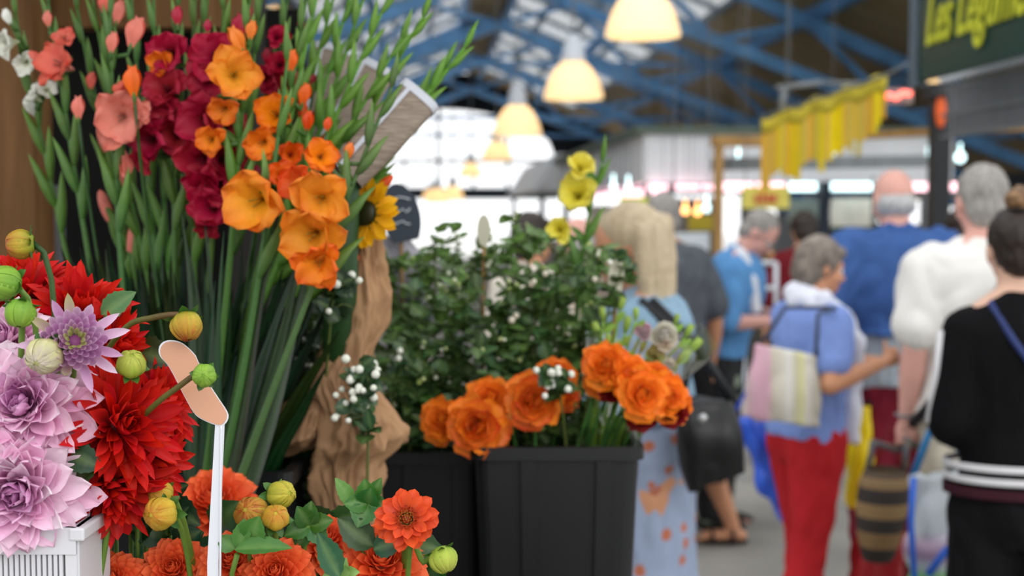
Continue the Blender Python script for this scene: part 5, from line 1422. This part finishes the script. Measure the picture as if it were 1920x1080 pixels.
gl('orange gladiolus, highest yellow throated bloom over the crimson spikes', 'amber', gb(370), (440, 520), (470, -60), 1.66, 1.72, [(440, 140, 104, (.1, -1, .1)), (418, 205, 64, (-.2, -.9, -.3), .03, 'orange'), (395, 262, 60, (-.2, -.9, -.2), .03, 'orange'), (300, 118, 52, (-.4, -.9, .1), .1, 'orange')], [(443, 72, 56, (-.5, -.2, 1)), (472, 55, 40, (.2, 0, 1)), (250, 150, 64, (-.05, 0, 1), 'orange')])
gl('orange gladiolus with cupped blooms in the middle', 'orange', gb(385), (485, 560), (585, -70), 1.68, 1.76, [(515, 212, 82, (0, -1, .3)), (490, 268, 66, (-.4, -1, 0)), (545, 290, 50, (.3, -1, .1), .02, 'burnt')], [(547, 112, 46, (.1, 0, 1)), (572, 175, 46, (.25, 0, 1)), (578, 225, 42, (.1, 0, 1), 'burnt')])
gl('orange gladiolus with a broad open bloom beside the crimson spike', 'amber', gb(390), (480, 640), (540, 100), 1.62, 1.68, [(478, 378, 132, (-.15, -1, -.1)), (530, 330, 56, (.4, -.9, .2), .02, 'burnt')], [], nb=4)
gl('large orange gladiolus in front with a cascade of four blooms', 'amber', gb(410), (540, 640), (740, 150), 1.58, 1.68, [(602, 292, 70, (0, -1, .3), .02, 'orange'), (560, 345, 84, (-.4, -1, 0), .02, 'burnt'), (600, 372, 118, (.1, -1, 0)), (585, 442, 132, (0, -1, -.25)), (597, 492, 92, (.15, -1, -.6), -.01, 'orange')], [(655, 282, 36, (.2, 0, 1)), (615, 232, 30, (.2, 0, 1), 'burnt')], nb=8)
gl('dark crimson gladiolus half hidden behind the orange blooms', 'crimson', gb(380), (480, 500), (545, -60), 1.86, 1.92, [(522, 120, 50), (530, 165, 64), (500, 150, 50), (520, 70, 40)], [(502, 105, 36), (565, 45, 26), (588, 150, 26)])
# green spikes not yet in flower, fanning to the right
for k, (mid, tip, pal, dsc) in enumerate((((560, 480), (880, 78), 'orange', 'green budded gladiolus tip reaching farthest right'), ((590, 420), (838, 120), 'orange', 'green budded gladiolus curling over above the paper rolls'), ((560, 420), (800, 20), 'orange', 'green budded gladiolus arching over at the top right'),
        ((545, 420), (700, -60), 'orange', 'green gladiolus spike leaving the top edge right of the orange blooms'), ((520, 400), (640, -60), 'crimson', 'green gladiolus spike rising between the orange buds and the paper roll'), ((540, 400), (740, -30), 'orange', 'green gladiolus spike in front of the leftmost paper roll'),
        ((500, 420), (610, -80), 'crimson', 'thin green gladiolus spike above the highest orange buds'), ((300, 450), (285, -80), 'salmon', 'green gladiolus spike between the pink and crimson blooms'), ((250, 450), (160, -80), 'salmon', 'green gladiolus spike above the salmon blooms'),
        ((230, 480), (130, -60), 'white', 'green gladiolus spike behind the salmon bloom'), ((330, 420), (400, -90), 'crimson', 'green gladiolus spike between the two crimson ones'), ((440, 400), (500, -90), 'crimson', 'green gladiolus spike above the yellow throated bloom'),
        ((275, 450), (240, -90), 'salmon', 'green gladiolus spike over the large pale pink bloom'), ((520, 470), (660, -20), 'burnt', 'green gladiolus spike with small orange tips'), ((350, 430), (370, -90), 'crimson', 'dark green gladiolus spike behind the crimson blooms'),
        ((570, 470), (815, 150), 'burnt', 'lowest green gladiolus spike crossing the paper rolls'), ((530, 440), (760, 60), 'orange', 'green gladiolus spike between the two paper rolls'))):
    gl(dsc, pal, gb(rnd(270, 410)), mid, tip, 1.78 + .02 * (k % 5), 1.84 + .02 * (k % 5), nb=12 if tip[0] > 600 else 10, nleaf=3, tipcol=None if k not in (4, 13, 15) else PALS[pal][2], col=vary(lin('5b8a2c' if tip[0] > 600 else '48702c'), .15))
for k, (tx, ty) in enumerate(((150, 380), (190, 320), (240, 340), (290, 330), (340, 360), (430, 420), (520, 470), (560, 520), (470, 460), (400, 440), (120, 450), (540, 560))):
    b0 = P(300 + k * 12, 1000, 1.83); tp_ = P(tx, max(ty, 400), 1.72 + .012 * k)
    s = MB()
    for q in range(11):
        d0 = (tp_ - b0) * rnd(.7, 1.0) + V((rnd(-.07, .07), rnd(-.05, .05), 0)); L_ = d0.length; w = rnd(.009, .016); sdv = V((math.cos(rnd(-.7, .7)), math.sin(rnd(-.9, .9)), 0)).normalized(); p0 = b0 + V((rnd(-.05, .05), rnd(-.04, .04), 0)); cl = vary(lin('12210f'), .4); n_ = d0.cross(sdv).normalized()  # near-black green carries the shade low in the bunch
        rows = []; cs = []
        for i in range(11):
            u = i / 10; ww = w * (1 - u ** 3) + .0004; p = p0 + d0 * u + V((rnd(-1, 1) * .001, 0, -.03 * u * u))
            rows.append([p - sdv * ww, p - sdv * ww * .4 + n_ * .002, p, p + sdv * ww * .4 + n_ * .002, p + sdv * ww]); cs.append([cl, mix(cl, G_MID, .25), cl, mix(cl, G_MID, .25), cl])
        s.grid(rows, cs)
    s.build('sword_leaves', M_LEAF, label='fan of sword shaped gladiolus leaves coloured dark for the shade they stand in', cat='leaves', group='gladiolus leaf fans', base=b0)

# ------------------------------------------------------------------ paper wrapped bundles, sunflower, slate sign
m_news = plain('printed_grey_brown_paper', '7d6f63', .7, 0, .2, 40, .1, .2, stretch=(1, 1, 8), col2='96887a')
m_wpap = plain('white_paper', 'b9bcc4', .7, 0, .06, 10, .2)
def wrap_roll(px0, py0, px1, py1, wpx, Y, label, white_from=.75, dy=.05):
    a, b = P(px0, py0, Y), P(px1, py1, Y + dy); w = wpx / F * Y / 2
    t = empty('paper_wrapped_bundle', P(620, 1000, 1.95), label, 'wrapped bunch', 'paper wrapped bunches')
    d = (b - a).normalized(); x = d.cross(V((0, -1, 0))).normalized(); y = V(d.cross(x))
    def ring(f, k=1.0): return (lerp(a, b, f), x * w * k, y * w * .6 * k)
    s = MB(); s.loft([ring(0, .85), ring(.3, .95), ring(1, 1), ring(1, .93), ring(.3, .88), ring(0, .78)], 24, cap=False, power=3.2); s.build('paper_sleeve', m_news, t)
    s = MB(); s.loft([ring(.93, 1.02), ring(1.005, 1.03), ring(1.005, .9), ring(.93, .9)], 24, cap=False, power=3.2); s.build('white_lip', m_wpap, t)
    s = MB(); s.loft([ring(.0, 1.0), ring(.35, 1.03)], 5, cap=False, power=3.2) if False else None
    q = lerp(a, b, .35) - y * 0
    s.beam(lerp(a, b, .02) + V((x * w * -.45).to_tuple()) + V((0, -w * .63, 0)), lerp(a, b, .97) + x * w * -.5 + V((0, -w * .66, 0)), .006, .003, up=V((0, -1, 0))); s.build('white_seam', m_wpap, t, smooth=False)
    s = MB(); e = t.location
    s.tube([V(e), lerp(V(e), a, .6), a], [.02, .025, w * .6], 10, G_DK); s.build('stems', M_STEM, t)
wrap_roll(650, 330, 788, 178, 84, 1.74, 'paper wrapped bundle with a white lip, rightmost of three')
wrap_roll(610, 290, 705, 125, 80, 2.08, 'paper wrapped bundle in the middle, behind green gladiolus tips')
wrap_roll(580, 260, 625, 90, 70, 2.15, 'paper wrapped bundle farthest left and most hidden')
# white paper sheet with blue print
s = MB(); pts = [(668, 300), (722, 332), (700, 370), (668, 402), (640, 420), (622, 372), (636, 332)]
extrude_outline(s, [P(x, y, 1.9) for x, y in pts], (0, .004, 0)); t = s.build('paper_sheet', m_wpap, label='white paper sheet with blue print below the paper rolls', cat='paper', smooth=False)
s = MB()
for pth in (((652, 392), (656, 376), (660, 388), (666, 374), (668, 384)), ((652, 402), (662, 396))): s.tube([P(*q, 1.896) for q in pth], .0022, 6, lin('4a5c86'))
s.build('blue_print', M_VC, t)
# kraft paper
m_kraft = plain('brown_kraft_paper', '9c7656', .75, 0, .12, 6, .15, .2, col2='b08a66')
def crumple(rings, n=140, amp=.012, seed=0, fold=5):
    rows = []
    def rg(q): return .5 - 2 * abs(noise.noise(q))
    for i, (c, rx, ry) in enumerate(rings):
        row = []
        for k in range(n):
            t_ = 2 * math.pi * k / n
            c3 = V((math.cos(t_) * 1.3, math.sin(t_) * 1.3, i * .024 + seed))
            f = 1 + .3 * rg(c3 * 1.2) + .2 * rg(c3 * 2.6 + V((5, 2, 1))) + .13 * rg(c3 * 5.3 + V((0, 0, c3.x * 2))) + .12 * math.sin(fold * t_ + i * .03 + 2 * noise.noise(c3))
            row.append(c + V((math.cos(t_) * rx * f, math.sin(t_) * ry * f, noise.noise(c3 * 2.3) * amp)))
        rows.append(row)
    return rows
def interp_rings(keys, n, Y):
    out = []
    for i in range(n + 1):
        t_ = i / n * (len(keys) - 1); k = min(int(t_), len(keys) - 2); f = t_ - k
        z_, a, b, d_ = keys[max(k - 1, 0)], keys[k], keys[k + 1], keys[min(k + 2, len(keys) - 1)]
        x, y, r_ = [.5 * (2 * a[q] + (b[q] - z_[q]) * f + (2 * z_[q] - 5 * a[q] + 4 * b[q] - d_[q]) * f * f + (3 * a[q] - z_[q] - 3 * b[q] + d_[q]) * f ** 3) for q in (0, 1, 2)]
        Yk = Y + lerp(a[3] if len(a) > 3 else 0, b[3] if len(b) > 3 else 0, f)
        out.append((P(x, y, Yk), r_ / F * Yk, r_ / F * Yk * .8))
    return out
rk = interp_rings([(668, 1010, 66), (650, 930, 60), (648, 870, 58), (672, 825, 72), (668, 775, 62), (640, 720, 52), (652, 660, 48), (668, 610, 52), (672, 560, 54), (676, 510, 46), (680, 470, 40), (683, 432, 34)], 120, 1.84)
t = empty('kraft_paper_wrap', V((rk[0][0].x, 1.84, BT)), 'crumpled brown kraft paper wrapped upright around the sunflower bunch', 'paper wrap')
s = MB(); s.grid(crumple(rk, seed=2), WHITE, closed=True); o = s.build('paper', m_kraft, t); o.modifiers.new('th', 'SOLIDIFY').thickness = .0012
rk = interp_rings([(520, 845, 40), (560, 815, 62, -.02), (585, 770, 52, -.02), (608, 715, 36, 0), (640, 665, 22, .02)], 60, 1.86)
s = MB(); s.grid(crumple(rk, seed=9, fold=4), WHITE, closed=True); o = s.build('loose_flap', m_kraft, t); o.modifiers.new('th', 'SOLIDIFY').thickness = .0012
rk = interp_rings([(700, 690, 26), (735, 640, 20), (748, 600, 22), (735, 560, 14)], 20, 1.9)
s = MB(); s.tube([V((P(650, 0, 1.84).x, 1.84, BT)), P(655, 900, 1.85), P(668, 1010, 1.84) * .3 + P(660, 800, 1.84) * .7, P(690, 450, 1.86)], .02, 8, G_DK); s.build('stems', M_STEM, t)
# sunflower
c = P(686, 400, 1.78); a = V((-.45, -.85, .15)); a_, x_, y_ = frame_of(a)
t = empty('sunflower', V((P(660, 0, 1.9).x, 1.9, BT)), 'yellow sunflower seen side on in the top of the brown paper', 'flower')
m = MB()
for i in range(26):
    ph = i / 26 * 2 * math.pi + rnd(-.1, .1); er = x_ * math.cos(ph) + y_ * math.sin(ph)
    petal(m, c + er * .018, a_, er, .031 * rnd(.9, 1.15), .0085, 1.5 + (.25 if i % 2 else 0) + rnd(-.15, .15), rnd(-.3, .5), c0=lin('e09a08'), c1=lin('fcc010'), nl=6, nw=4)
m.build('petals', M_PETAL, t)
m = MB(); m.ell(c + a_ * .004, x_ * .018, y_ * .018, a_ * .008, 20, 10, lin('2a2a10')); m.build('disc', M_BERRY, t)
m = MB(); m.tube(stem_path(c - a_ * .005, a_, V((P(660, 0, 1.9).x, 1.9, BT)), back=.03, via=[c - a_ * .04 + V((0, 0, -.01)), P(684, 455, 1.84), P(668, 600, 1.85)]), .005, 8, G_STEM)
for i in range(12):
    ph = i / 12 * 6.28; er = x_ * math.cos(ph) + y_ * math.sin(ph); petal(m, c - a_ * .006, a_, er, .03, .008, 1.7, .3, c0=G_MID, c1=G_DK, nl=4, nw=2)
m.build('stem', M_STEM, t)
# oval slate sign and price picks
m_slate = plain('slate_board', '39424f', .6, 0, .12, 6, .1)
def oval(px, py, rx, ry, Y, rot, mat, name, label, cat, th=.006, stick=None, marks=True, clip=True):
    t = empty(name, P(*stick, Y), label, cat)
    s = MB(); pts = []
    for k in range(36):
        an = k / 36 * 2 * math.pi; x, y = math.cos(an) * rx, math.sin(an) * ry
        if clip: y = min(y, ry * .78)
        pts.append(P(px + x * math.cos(rot) - y * math.sin(rot), py + x * math.sin(rot) + y * math.cos(rot), Y))
    extrude_outline(s, pts[::-1], (0, th, 0)); s.build('board', mat, t, smooth=False)
    s = MB(); s.tube([P(px, py + ry * .6, Y + th + .003), P(*stick, Y + th + .003)], .0035, 6); s.build('stick', m_wood, t)
    if marks:
        s = MB()
        for q in range(3):
            pth = [P(px - 18 + k * 7, py - 30 + q * 22 + rnd(-7, 7), Y - .002) for k in range(6)]; s.tube(pth, .0014, 5)
        s.build('chalk_writing', m_white, t)
    return t
oval(752, 405, 36, 62, 2.35, R(-12), m_slate, 'slate_sign', 'oval dark slate sign with faint chalk writing behind the sunflower', 'sign', stick=(765, 900))
m_pick = plain('cream_plastic_pick', 'c9c6b0', .4, 0, .04)
oval(907, 432, 13, 30, 2.3, 0, m_pick, 'price_pick', 'cream plastic price pick standing above the middle of the leafy bunch', 'price tag', th=.002, stick=(905, 800), marks=False, clip=False)
oval(1155, 522, 15, 42, 2.15, R(6), m_pick, 'price_pick', 'cream plastic price pick beside the blonde woman and a white berry', 'price tag', th=.002, stick=(1140, 800), marks=False, clip=False)
# pale crumpled paper behind foliage
rk = interp_rings([(770, 620, 40), (755, 540, 48), (745, 480, 40), (735, 440, 22)], 24, 2.4)
s = MB(); s.grid(crumple(rk, seed=5), WHITE, closed=True); o = s.build('tissue_wrap', plain('pale_tissue', 'aaa7b0', .8), label='pale lilac tissue wrap between the slate sign and the leafy bunch', cat='paper wrap', base=V((P(765, 0, 2.4).x, 2.4, BT))); o.modifiers.new('th', 'SOLIDIFY').thickness = .001

# ------------------------------------------------------------------ snowberry and leafy branches
def branch(label, basep, tip, Y, dens=60, lw=.011, ll=.024, col=None, berries=(), spread=.07, nb=0, group='snowberry branches', bcol=None, t0=.2):
    base = V(basep); e = P(*tip, Y)
    root = empty('snowberry_branch', base, label, 'branch', group)
    path = bez(base, lerp(base, e, .6) + V((rnd(-.04, .04), rnd(-.03, .03), .05)), e, 14)
    s = MB(); s.tube(path, [lerp(.004, .0012, i / 14) for i in range(15)], 6, lin('4a3a24'), col2=lin('5d7034'))
    lm = MB(); col = col or lin('2c4a26'); ends = []
    for q in range(max(3, dens // 8)):
        t_ = lerp(t0, 1, (q + .5) / (dens // 8)); i = min(13, int(t_ * 14)); p = lerp(path[i], path[i + 1], t_ * 14 - i)
        tw = V((rnd(-1, 1), rnd(-1, .6), rnd(-.3, .9))).normalized() * spread * rnd(.5, 1.2) * (1.1 - .4 * t_)
        p2 = p + tw; s.tube([p, p + tw * .5 + V((0, 0, .004)), p2], [.0016, .0013, .0009], 5, lin('5d7034')); ends.append(p2)
        for j in range(8):
            f = rnd(.15, 1.05); b_ = p + tw * f; d = V((rnd(-1, 1), rnd(-1, 1), rnd(-.5, .8)))
            cc = vary(mix(col, lin('6f8f3c'), rnd(0, .35) * (t_ ** 2)), .25)
            leaf(lm, b_, d, V((rnd(-.4, .4), -.5, 1)), ll * rnd(.7, 1.45), lw * rnd(.7, 1.35), cc, rnd(0, .6), .2, 4)
    s.build('twigs', M_STEM, root); lm.build('leaves', M_LEAF, root)
    if nb or berries:
        bm = MB(); tw_ = MB()
        for b_ in berries:
            bm_all = bm; bm = MB(); tw_ = MB()
            px, py, n = b_; c = P(px, py, Y - .02)
            at = nearest(path, c); tw_.tube([at, lerp(at, c, .5) + V((0, 0, .01)), c], .0013, 5, lin('5d7034'))
            for j in range(3): leaf(tw_, lerp(at, c, .7), V((rnd(-1, 1), -.3, rnd(-.6, .8))), UPC, ll, lw, col, .4, .2, 4)
            for j in range(n):
                q = c + V((rnd(-1, 1), rnd(-1, 1), rnd(-1, 1))) * .011 * (n ** .4)
                bm.ball(q, rnd(.0042, .0062), 9, 7, vary(bcol or lin('e8eadc'), .04))
            bm.build('berry_cluster', M_BERRY, root); tw_.build('berry_twig', M_LEAF, root); bm = bm_all
        for j in range(nb):
            c = random.choice(ends) + V((rnd(-.01, .01), -.008, rnd(-.01, .01)))
            for h in range(random.choice((1, 2, 3))): bm.ball(c + V((rnd(-.007, .007), rnd(-.006, .006), rnd(-.007, .007))), rnd(.0032, .005), 8, 6, vary(random.choice([lin('b9c488'), lin('dcdfc6'), lin('9db060')]), .08))
        if bm.v: bm.build('berries', M_BERRY, root)
    return root
F1 = V(((xa2 + xb2) / 2, 2.24, BT + .03)); F2 = V(((xa + xb) / 2 - .02, 2.14, BT + .03))
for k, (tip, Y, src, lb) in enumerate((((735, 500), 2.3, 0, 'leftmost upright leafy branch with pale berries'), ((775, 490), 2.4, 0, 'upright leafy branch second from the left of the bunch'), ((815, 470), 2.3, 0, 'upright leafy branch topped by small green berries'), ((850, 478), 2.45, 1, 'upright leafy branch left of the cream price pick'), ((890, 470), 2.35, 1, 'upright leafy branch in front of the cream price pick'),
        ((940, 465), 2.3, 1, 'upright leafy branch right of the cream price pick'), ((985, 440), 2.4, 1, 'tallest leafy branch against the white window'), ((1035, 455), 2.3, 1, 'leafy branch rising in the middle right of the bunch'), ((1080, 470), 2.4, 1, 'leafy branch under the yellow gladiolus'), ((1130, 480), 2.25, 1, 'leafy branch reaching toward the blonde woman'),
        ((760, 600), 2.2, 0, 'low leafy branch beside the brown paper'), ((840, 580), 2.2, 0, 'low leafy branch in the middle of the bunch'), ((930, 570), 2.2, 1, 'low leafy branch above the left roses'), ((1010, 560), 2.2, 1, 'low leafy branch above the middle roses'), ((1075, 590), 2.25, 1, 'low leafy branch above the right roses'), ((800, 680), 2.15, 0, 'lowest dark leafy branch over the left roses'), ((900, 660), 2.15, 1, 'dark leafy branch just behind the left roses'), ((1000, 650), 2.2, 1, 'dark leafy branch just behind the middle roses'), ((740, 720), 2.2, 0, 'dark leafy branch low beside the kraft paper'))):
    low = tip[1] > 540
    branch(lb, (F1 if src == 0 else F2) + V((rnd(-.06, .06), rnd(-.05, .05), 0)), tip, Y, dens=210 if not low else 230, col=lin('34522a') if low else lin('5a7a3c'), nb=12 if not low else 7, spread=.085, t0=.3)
branch('leafy branch arching right to one round white berry in front of the blonde hair', F2 + V((.03, -.03, 0)), (1172, 488), 2.15, dens=50, spread=.03, berries=[(1148, 482, 1)], t0=.7)
branch('leafy twig with two white berries beside the brown paper', F1 + V((0, -.06, 0)), (748, 640), 2.1, dens=60, spread=.04, berries=[(762, 658, 2), (752, 668, 1)], t0=.5)
F3 = V((P(560, 0, 1.9).x, 1.98, BT + .03))
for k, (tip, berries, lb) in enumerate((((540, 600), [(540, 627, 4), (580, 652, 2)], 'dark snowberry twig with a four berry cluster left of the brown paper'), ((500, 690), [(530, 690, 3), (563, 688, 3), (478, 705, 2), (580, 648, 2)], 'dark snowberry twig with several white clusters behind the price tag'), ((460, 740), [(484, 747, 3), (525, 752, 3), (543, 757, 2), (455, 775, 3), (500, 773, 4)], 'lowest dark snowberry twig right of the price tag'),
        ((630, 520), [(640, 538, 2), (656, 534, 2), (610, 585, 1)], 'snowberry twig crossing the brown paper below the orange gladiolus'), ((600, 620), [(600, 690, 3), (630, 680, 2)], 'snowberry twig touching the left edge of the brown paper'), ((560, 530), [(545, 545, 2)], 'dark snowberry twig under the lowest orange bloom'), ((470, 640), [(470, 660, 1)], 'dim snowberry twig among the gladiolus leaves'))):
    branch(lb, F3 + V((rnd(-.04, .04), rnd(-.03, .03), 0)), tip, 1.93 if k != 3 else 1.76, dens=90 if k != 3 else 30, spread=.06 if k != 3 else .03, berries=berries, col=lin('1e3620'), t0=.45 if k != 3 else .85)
branch('snowberry twig with long white clusters lying in front of the brown paper', V((P(670, 0, 1.76).x, 1.72, BT + .03)), (690, 680), 1.72, dens=50, spread=.03, berries=[(672, 690, 7), (662, 720, 6), (680, 735, 5), (655, 745, 4), (645, 765, 3), (690, 715, 3)], col=lin('2c4a2c'), t0=.7)

# ------------------------------------------------------------------ roses
def rose(label, c, a, r, base, red=.3, deep=False):
    a, x, y = frame_of(V(a)); c = V(c); root = empty('rose', base, label, 'flower', 'orange roses')
    m = MB(); n = 26
    for i in range(n):
        t_ = (i + .5) / n; ph = i * 2.39996; er = x * math.cos(ph) + y * math.sin(ph)
        cup_c = vary(lin('ffc23e'), .06); edge = vary(mix(lin('ff8a24'), lin('dc3416'), min(1, red * rnd(.2, 1.3))), .08)
        if deep: cup_c, edge = lin('a01c14'), vary(lin('8a0f18'), .15)
        th = lerp(.02, .75, t_); petal(m, c - a * r * .55 + er * r * .02, a, er, r * lerp(.95, 1.35, t_), r * lerp(.3, .72, t_), th + .35 * t_, lerp(-.5, 1.15, t_ ** 1.5) , cup=lerp(.9, .45, t_), tip=.7, ruffle=.12, c0=cup_c, c1=edge, nl=7, nw=6, blunt=.45, base_w=.4)
    m.build('petals', M_PETAL, root)
    rim = V((lerp(base.x, c.x, .75), max(c.y + .05, 2.04), zr + .01))
    s = MB(); s.tube(stem_path(c - a * r * .5, a, base, back=r, via=[lerp(c, rim, .5) + V((0, .02, 0)), rim]), .0032, 7, G_MID)
    for i in range(5):
        ph = i * 1.257; er = x * math.cos(ph) + y * math.sin(ph); petal(s, c - a * r * .55, a, er, r * .9, r * .14, 1.2, .6, c0=G_MID, c1=G_DK, nl=5, nw=2)
    s.build('stem', M_STEM, root)
def rb(): return V(((xa + xb) / 2 + rnd(-.06, .06), 2.12 + rnd(-.03, .05), BT + .03))
for px, py, d, Y, a, red, lb in ((828, 790, 80, 2.02, (-.3, -1, .2), .2, 'orange rose at the left end of the low group'), (893, 800, 104, 1.98, (-.1, -1, .15), .8, 'large red orange rose facing us in the low group'), (918, 748, 84, 2.05, (0, -.8, .5), .4, 'orange rose above the large facing one'), (998, 752, 96, 2.0, (0, -1, .2), .7, 'orange rose right of the gap in the low group'), (1045, 705, 70, 2.1, (.2, -.8, .5), .5, 'small orange rose behind the white berries'), (1020, 720, 60, 2.12, (0, -.6, .8), .9, 'reddest small rose at the back of the low group'), (1062, 740, 56, 2.08, (.5, -.8, .2), 1.0, 'dark red orange rose touching the white berries'), (935, 815, 50, 2.02, (.4, -.9, -.3), .2, 'small yellow orange rose at the rim of the bucket'),
        (1135, 685, 84, 1.98, (-.2, -.9, .4), .4, 'orange rose at the upper left of the big bouquet'), (1180, 705, 84, 1.97, (.1, -.9, .5), .3, 'orange rose at the top of the big bouquet'), (1205, 740, 92, 1.95, (.2, -1, .1), .25, 'orange rose in the centre of the big bouquet'), (1252, 745, 84, 1.98, (.5, -.9, .1), .25, 'orange rose second from the right of the big bouquet'), (1275, 760, 66, 2.02, (.8, -.7, 0), .3, 'orange rose at the right end of the big bouquet'), (1232, 705, 66, 2.03, (.3, -.6, .8), .6, 'orange rose at the upper right of the big bouquet'), (1120, 715, 60, 2.0, (-.6, -.8, 0), .1, 'yellow orange rose at the left flank of the big bouquet')):
    rose(lb, P(px, py, Y), a, d / 2 / F * Y * .95, rb(), red)
for px, py, d, lb in ((1150, 730, 54, 'dark red rose under the left of the big bouquet'), (1205, 785, 56, 'dark red rose at the bottom of the big bouquet'), (1262, 780, 52, 'dark red rose at the lower right of the big bouquet')):
    rose(lb, P(px, py, 1.99), (rnd(-.2, .3), -.9, -.5), d / 2 / F * 2, rb(), 1, True)
# white berries in front of roses
branch('short twig of bright white berries among the middle roses', rb(), (1040, 700), 1.97, dens=24, spread=.02, berries=[(1030, 716, 5), (1042, 728, 4), (1074, 705, 2), (1024, 706, 3)], t0=.85)

# lisianthus in cellophane
t0_ = rb() + V((.05, .05, 0))
def ball_flower(label, c, r, cin, cout, a=(.1, -.9, .4)):
    a, x, y = frame_of(V(a)); root = empty('lisianthus', t0_, label, 'flower', 'pale lisianthus'); m = MB()
    for i in range(16):
        t_ = (i + .5) / 16; ph = i * 2.4; er = x * math.cos(ph) + y * math.sin(ph)
        petal(m, c - a * r * .5, a, er, r * 1.3, r * .6, lerp(.05, .8, t_), lerp(-.3, .8, t_), cup=.6, tip=.68, ruffle=.15, c0=cin, c1=cout, nl=6, nw=6, blunt=.5, base_w=.4)
    m.build('petals', M_PETAL, root); s = MB(); s.tube(stem_path(c - a * r * .4, a, t0_, back=r, via=[V((lerp(t0_.x, c.x, .5), 2.13, zr + .03))]), .003, 6, G_LT); s.build('stem', M_STEM, root)
ball_flower('cream white lisianthus above the orange bouquet', P(1243, 632, 2.1), .026, lin('c9cfa0'), lin('dcd6cc'))
ball_flower('small pink lisianthus left of the cream white one', P(1205, 622, 2.12), .016, lin('c9a0b0'), lin('d8a9b8'))
ball_flower('white lisianthus low at the right of the orange bouquet', P(1250, 690, 2.12), .018, lin('c9d0b0'), lin('e0ded6'))
ball_flower('green white lisianthus bud cluster under the cream one', P(1228, 665, 2.1), .019, lin('8fa850'), lin('b9c98a'))
for k, (px, py, l_, lean) in enumerate(((1165, 572, 34, (.3, 0, 1)), (1130, 590, 34, (-.1, 0, 1)), (1120, 620, 40, (-.4, 0, 1)), (1175, 610, 40, (.2, 0, 1)), (1192, 590, 30, (0, 0, 1)), (1290, 622, 34, (.5, 0, 1)), (1300, 650, 44, (.8, 0, .8)), (1280, 670, 44, (.7, 0, .8)), (1205, 650, 30, (.4, 0, 1)), (1140, 640, 34, (0, 0, 1)), (1268, 600, 26, (.3, 0, 1)), (1160, 650, 30, (.2, 0, .9)))):
    root = empty('lisianthus_bud', t0_, 'slim lime green lisianthus bud above the big orange bouquet', 'flower bud', 'lisianthus buds')
    c = P(px, py, 2.12); d = V(lean).normalized(); L_ = l_ / F * 2.12; x, y = perp(d); m = MB()
    for q in range(6):
        ph = q * 1.05; er = x * math.cos(ph) + y * math.sin(ph); petal(m, c - d * L_ * .5, d, er, L_ * 1.05, L_ * .16, .5, -.8, cup=.5, c0=lin('5d8a34'), c1=vary(lin('a9c45a'), .1), nl=6, nw=2)
    m.build('bud', M_LEAF, root); s = MB(); s.tube(stem_path(c - d * L_ * .4, d, t0_, back=.05, via=[V((lerp(t0_.x, c.x, .5), 2.13, zr + .03))]), .0022, 6, G_LT)
    leaf(s, c - d * L_ * 1.0, V((rnd(-1, 1), -.2, .5)), UPC, .025, .006, G_LT, .2); s.build('stem', M_STEM, root)
m_cello = film('cellophane', .22, rough=.18)
rows = []
ca, cb = V((lerp(t0_.x, P(1215, 0, 2.12).x, .6), 2.12, zr + .01)), P(1215, 640, 2.12)
for i in range(13):
    f = i / 12; c = lerp(ca, cb, f); r_ = lerp(.03, .105, f ** .8); row = []
    for k in range(48):
        an = 2 * math.pi * k / 48; w = 1 + .1 * math.sin(an * 7 + i * .2) + .12 * noise.noise(V((math.cos(an) * 2, math.sin(an) * 2, f * 3)))
        row.append(c + V((math.cos(an) * r_ * w, math.sin(an) * r_ * w * .6, .03 * math.sin(an * 3) * f)))
    rows.append(row)
s = MB(); s.grid(rows, WHITE, closed=True); s.build('cellophane_sleeve', m_cello, label='clear cellophane sleeve flaring around the pale lisianthus', cat='wrapping', base=ca)
rows = []
for i in range(9):
    f = i / 8; c = lerp(V((P(1120, 0, 2.05).x, 2.12, BT + .1)), P(1135, 790, 2.08), f); r_ = lerp(.03, .07, f); row = []
    for k in range(40):
        an = 2 * math.pi * k / 40; w = 1 + .25 * noise.noise(V((math.cos(an) * 3, math.sin(an) * 3, f * 4))); row.append(c + V((math.cos(an) * r_ * w, math.sin(an) * r_ * w, 0)))
    rows.append(row)
s = MB(); s.grid(rows, WHITE, closed=True); s.build('cellophane_sleeve', film('dark_cellophane', .3, rough=.12), label='crumpled shiny cellophane in the rose bucket under the big bouquet', cat='wrapping', base=V((P(1150, 0, 2.05).x, 2.1, BT + .1)))

# yellow gladiolus rising from the bunch
gl('yellow gladiolus rising above the leafy bunch', 'yellow', (1020, 800), (1045, 560), (1132, 296), 2.25, 2.25, [(1080, 365, 84, (-.5, -1, .1)), (1088, 312, 62, (-.2, -.7, .6)), (1048, 430, 52, (-.4, -.9, 0))], [], nb=6, nleaf=1, leafh=.3, col=lin('4f7f2c'), stems_from=rb(), group=None)
branch('cream flowered twig among the leafy bunch', F2, (1015, 520), 2.18, dens=30, spread=.05, berries=[(1015, 530, 4), (1110, 515, 2), (965, 595, 2)], bcol=lin('ded6c2'), t0=.6)
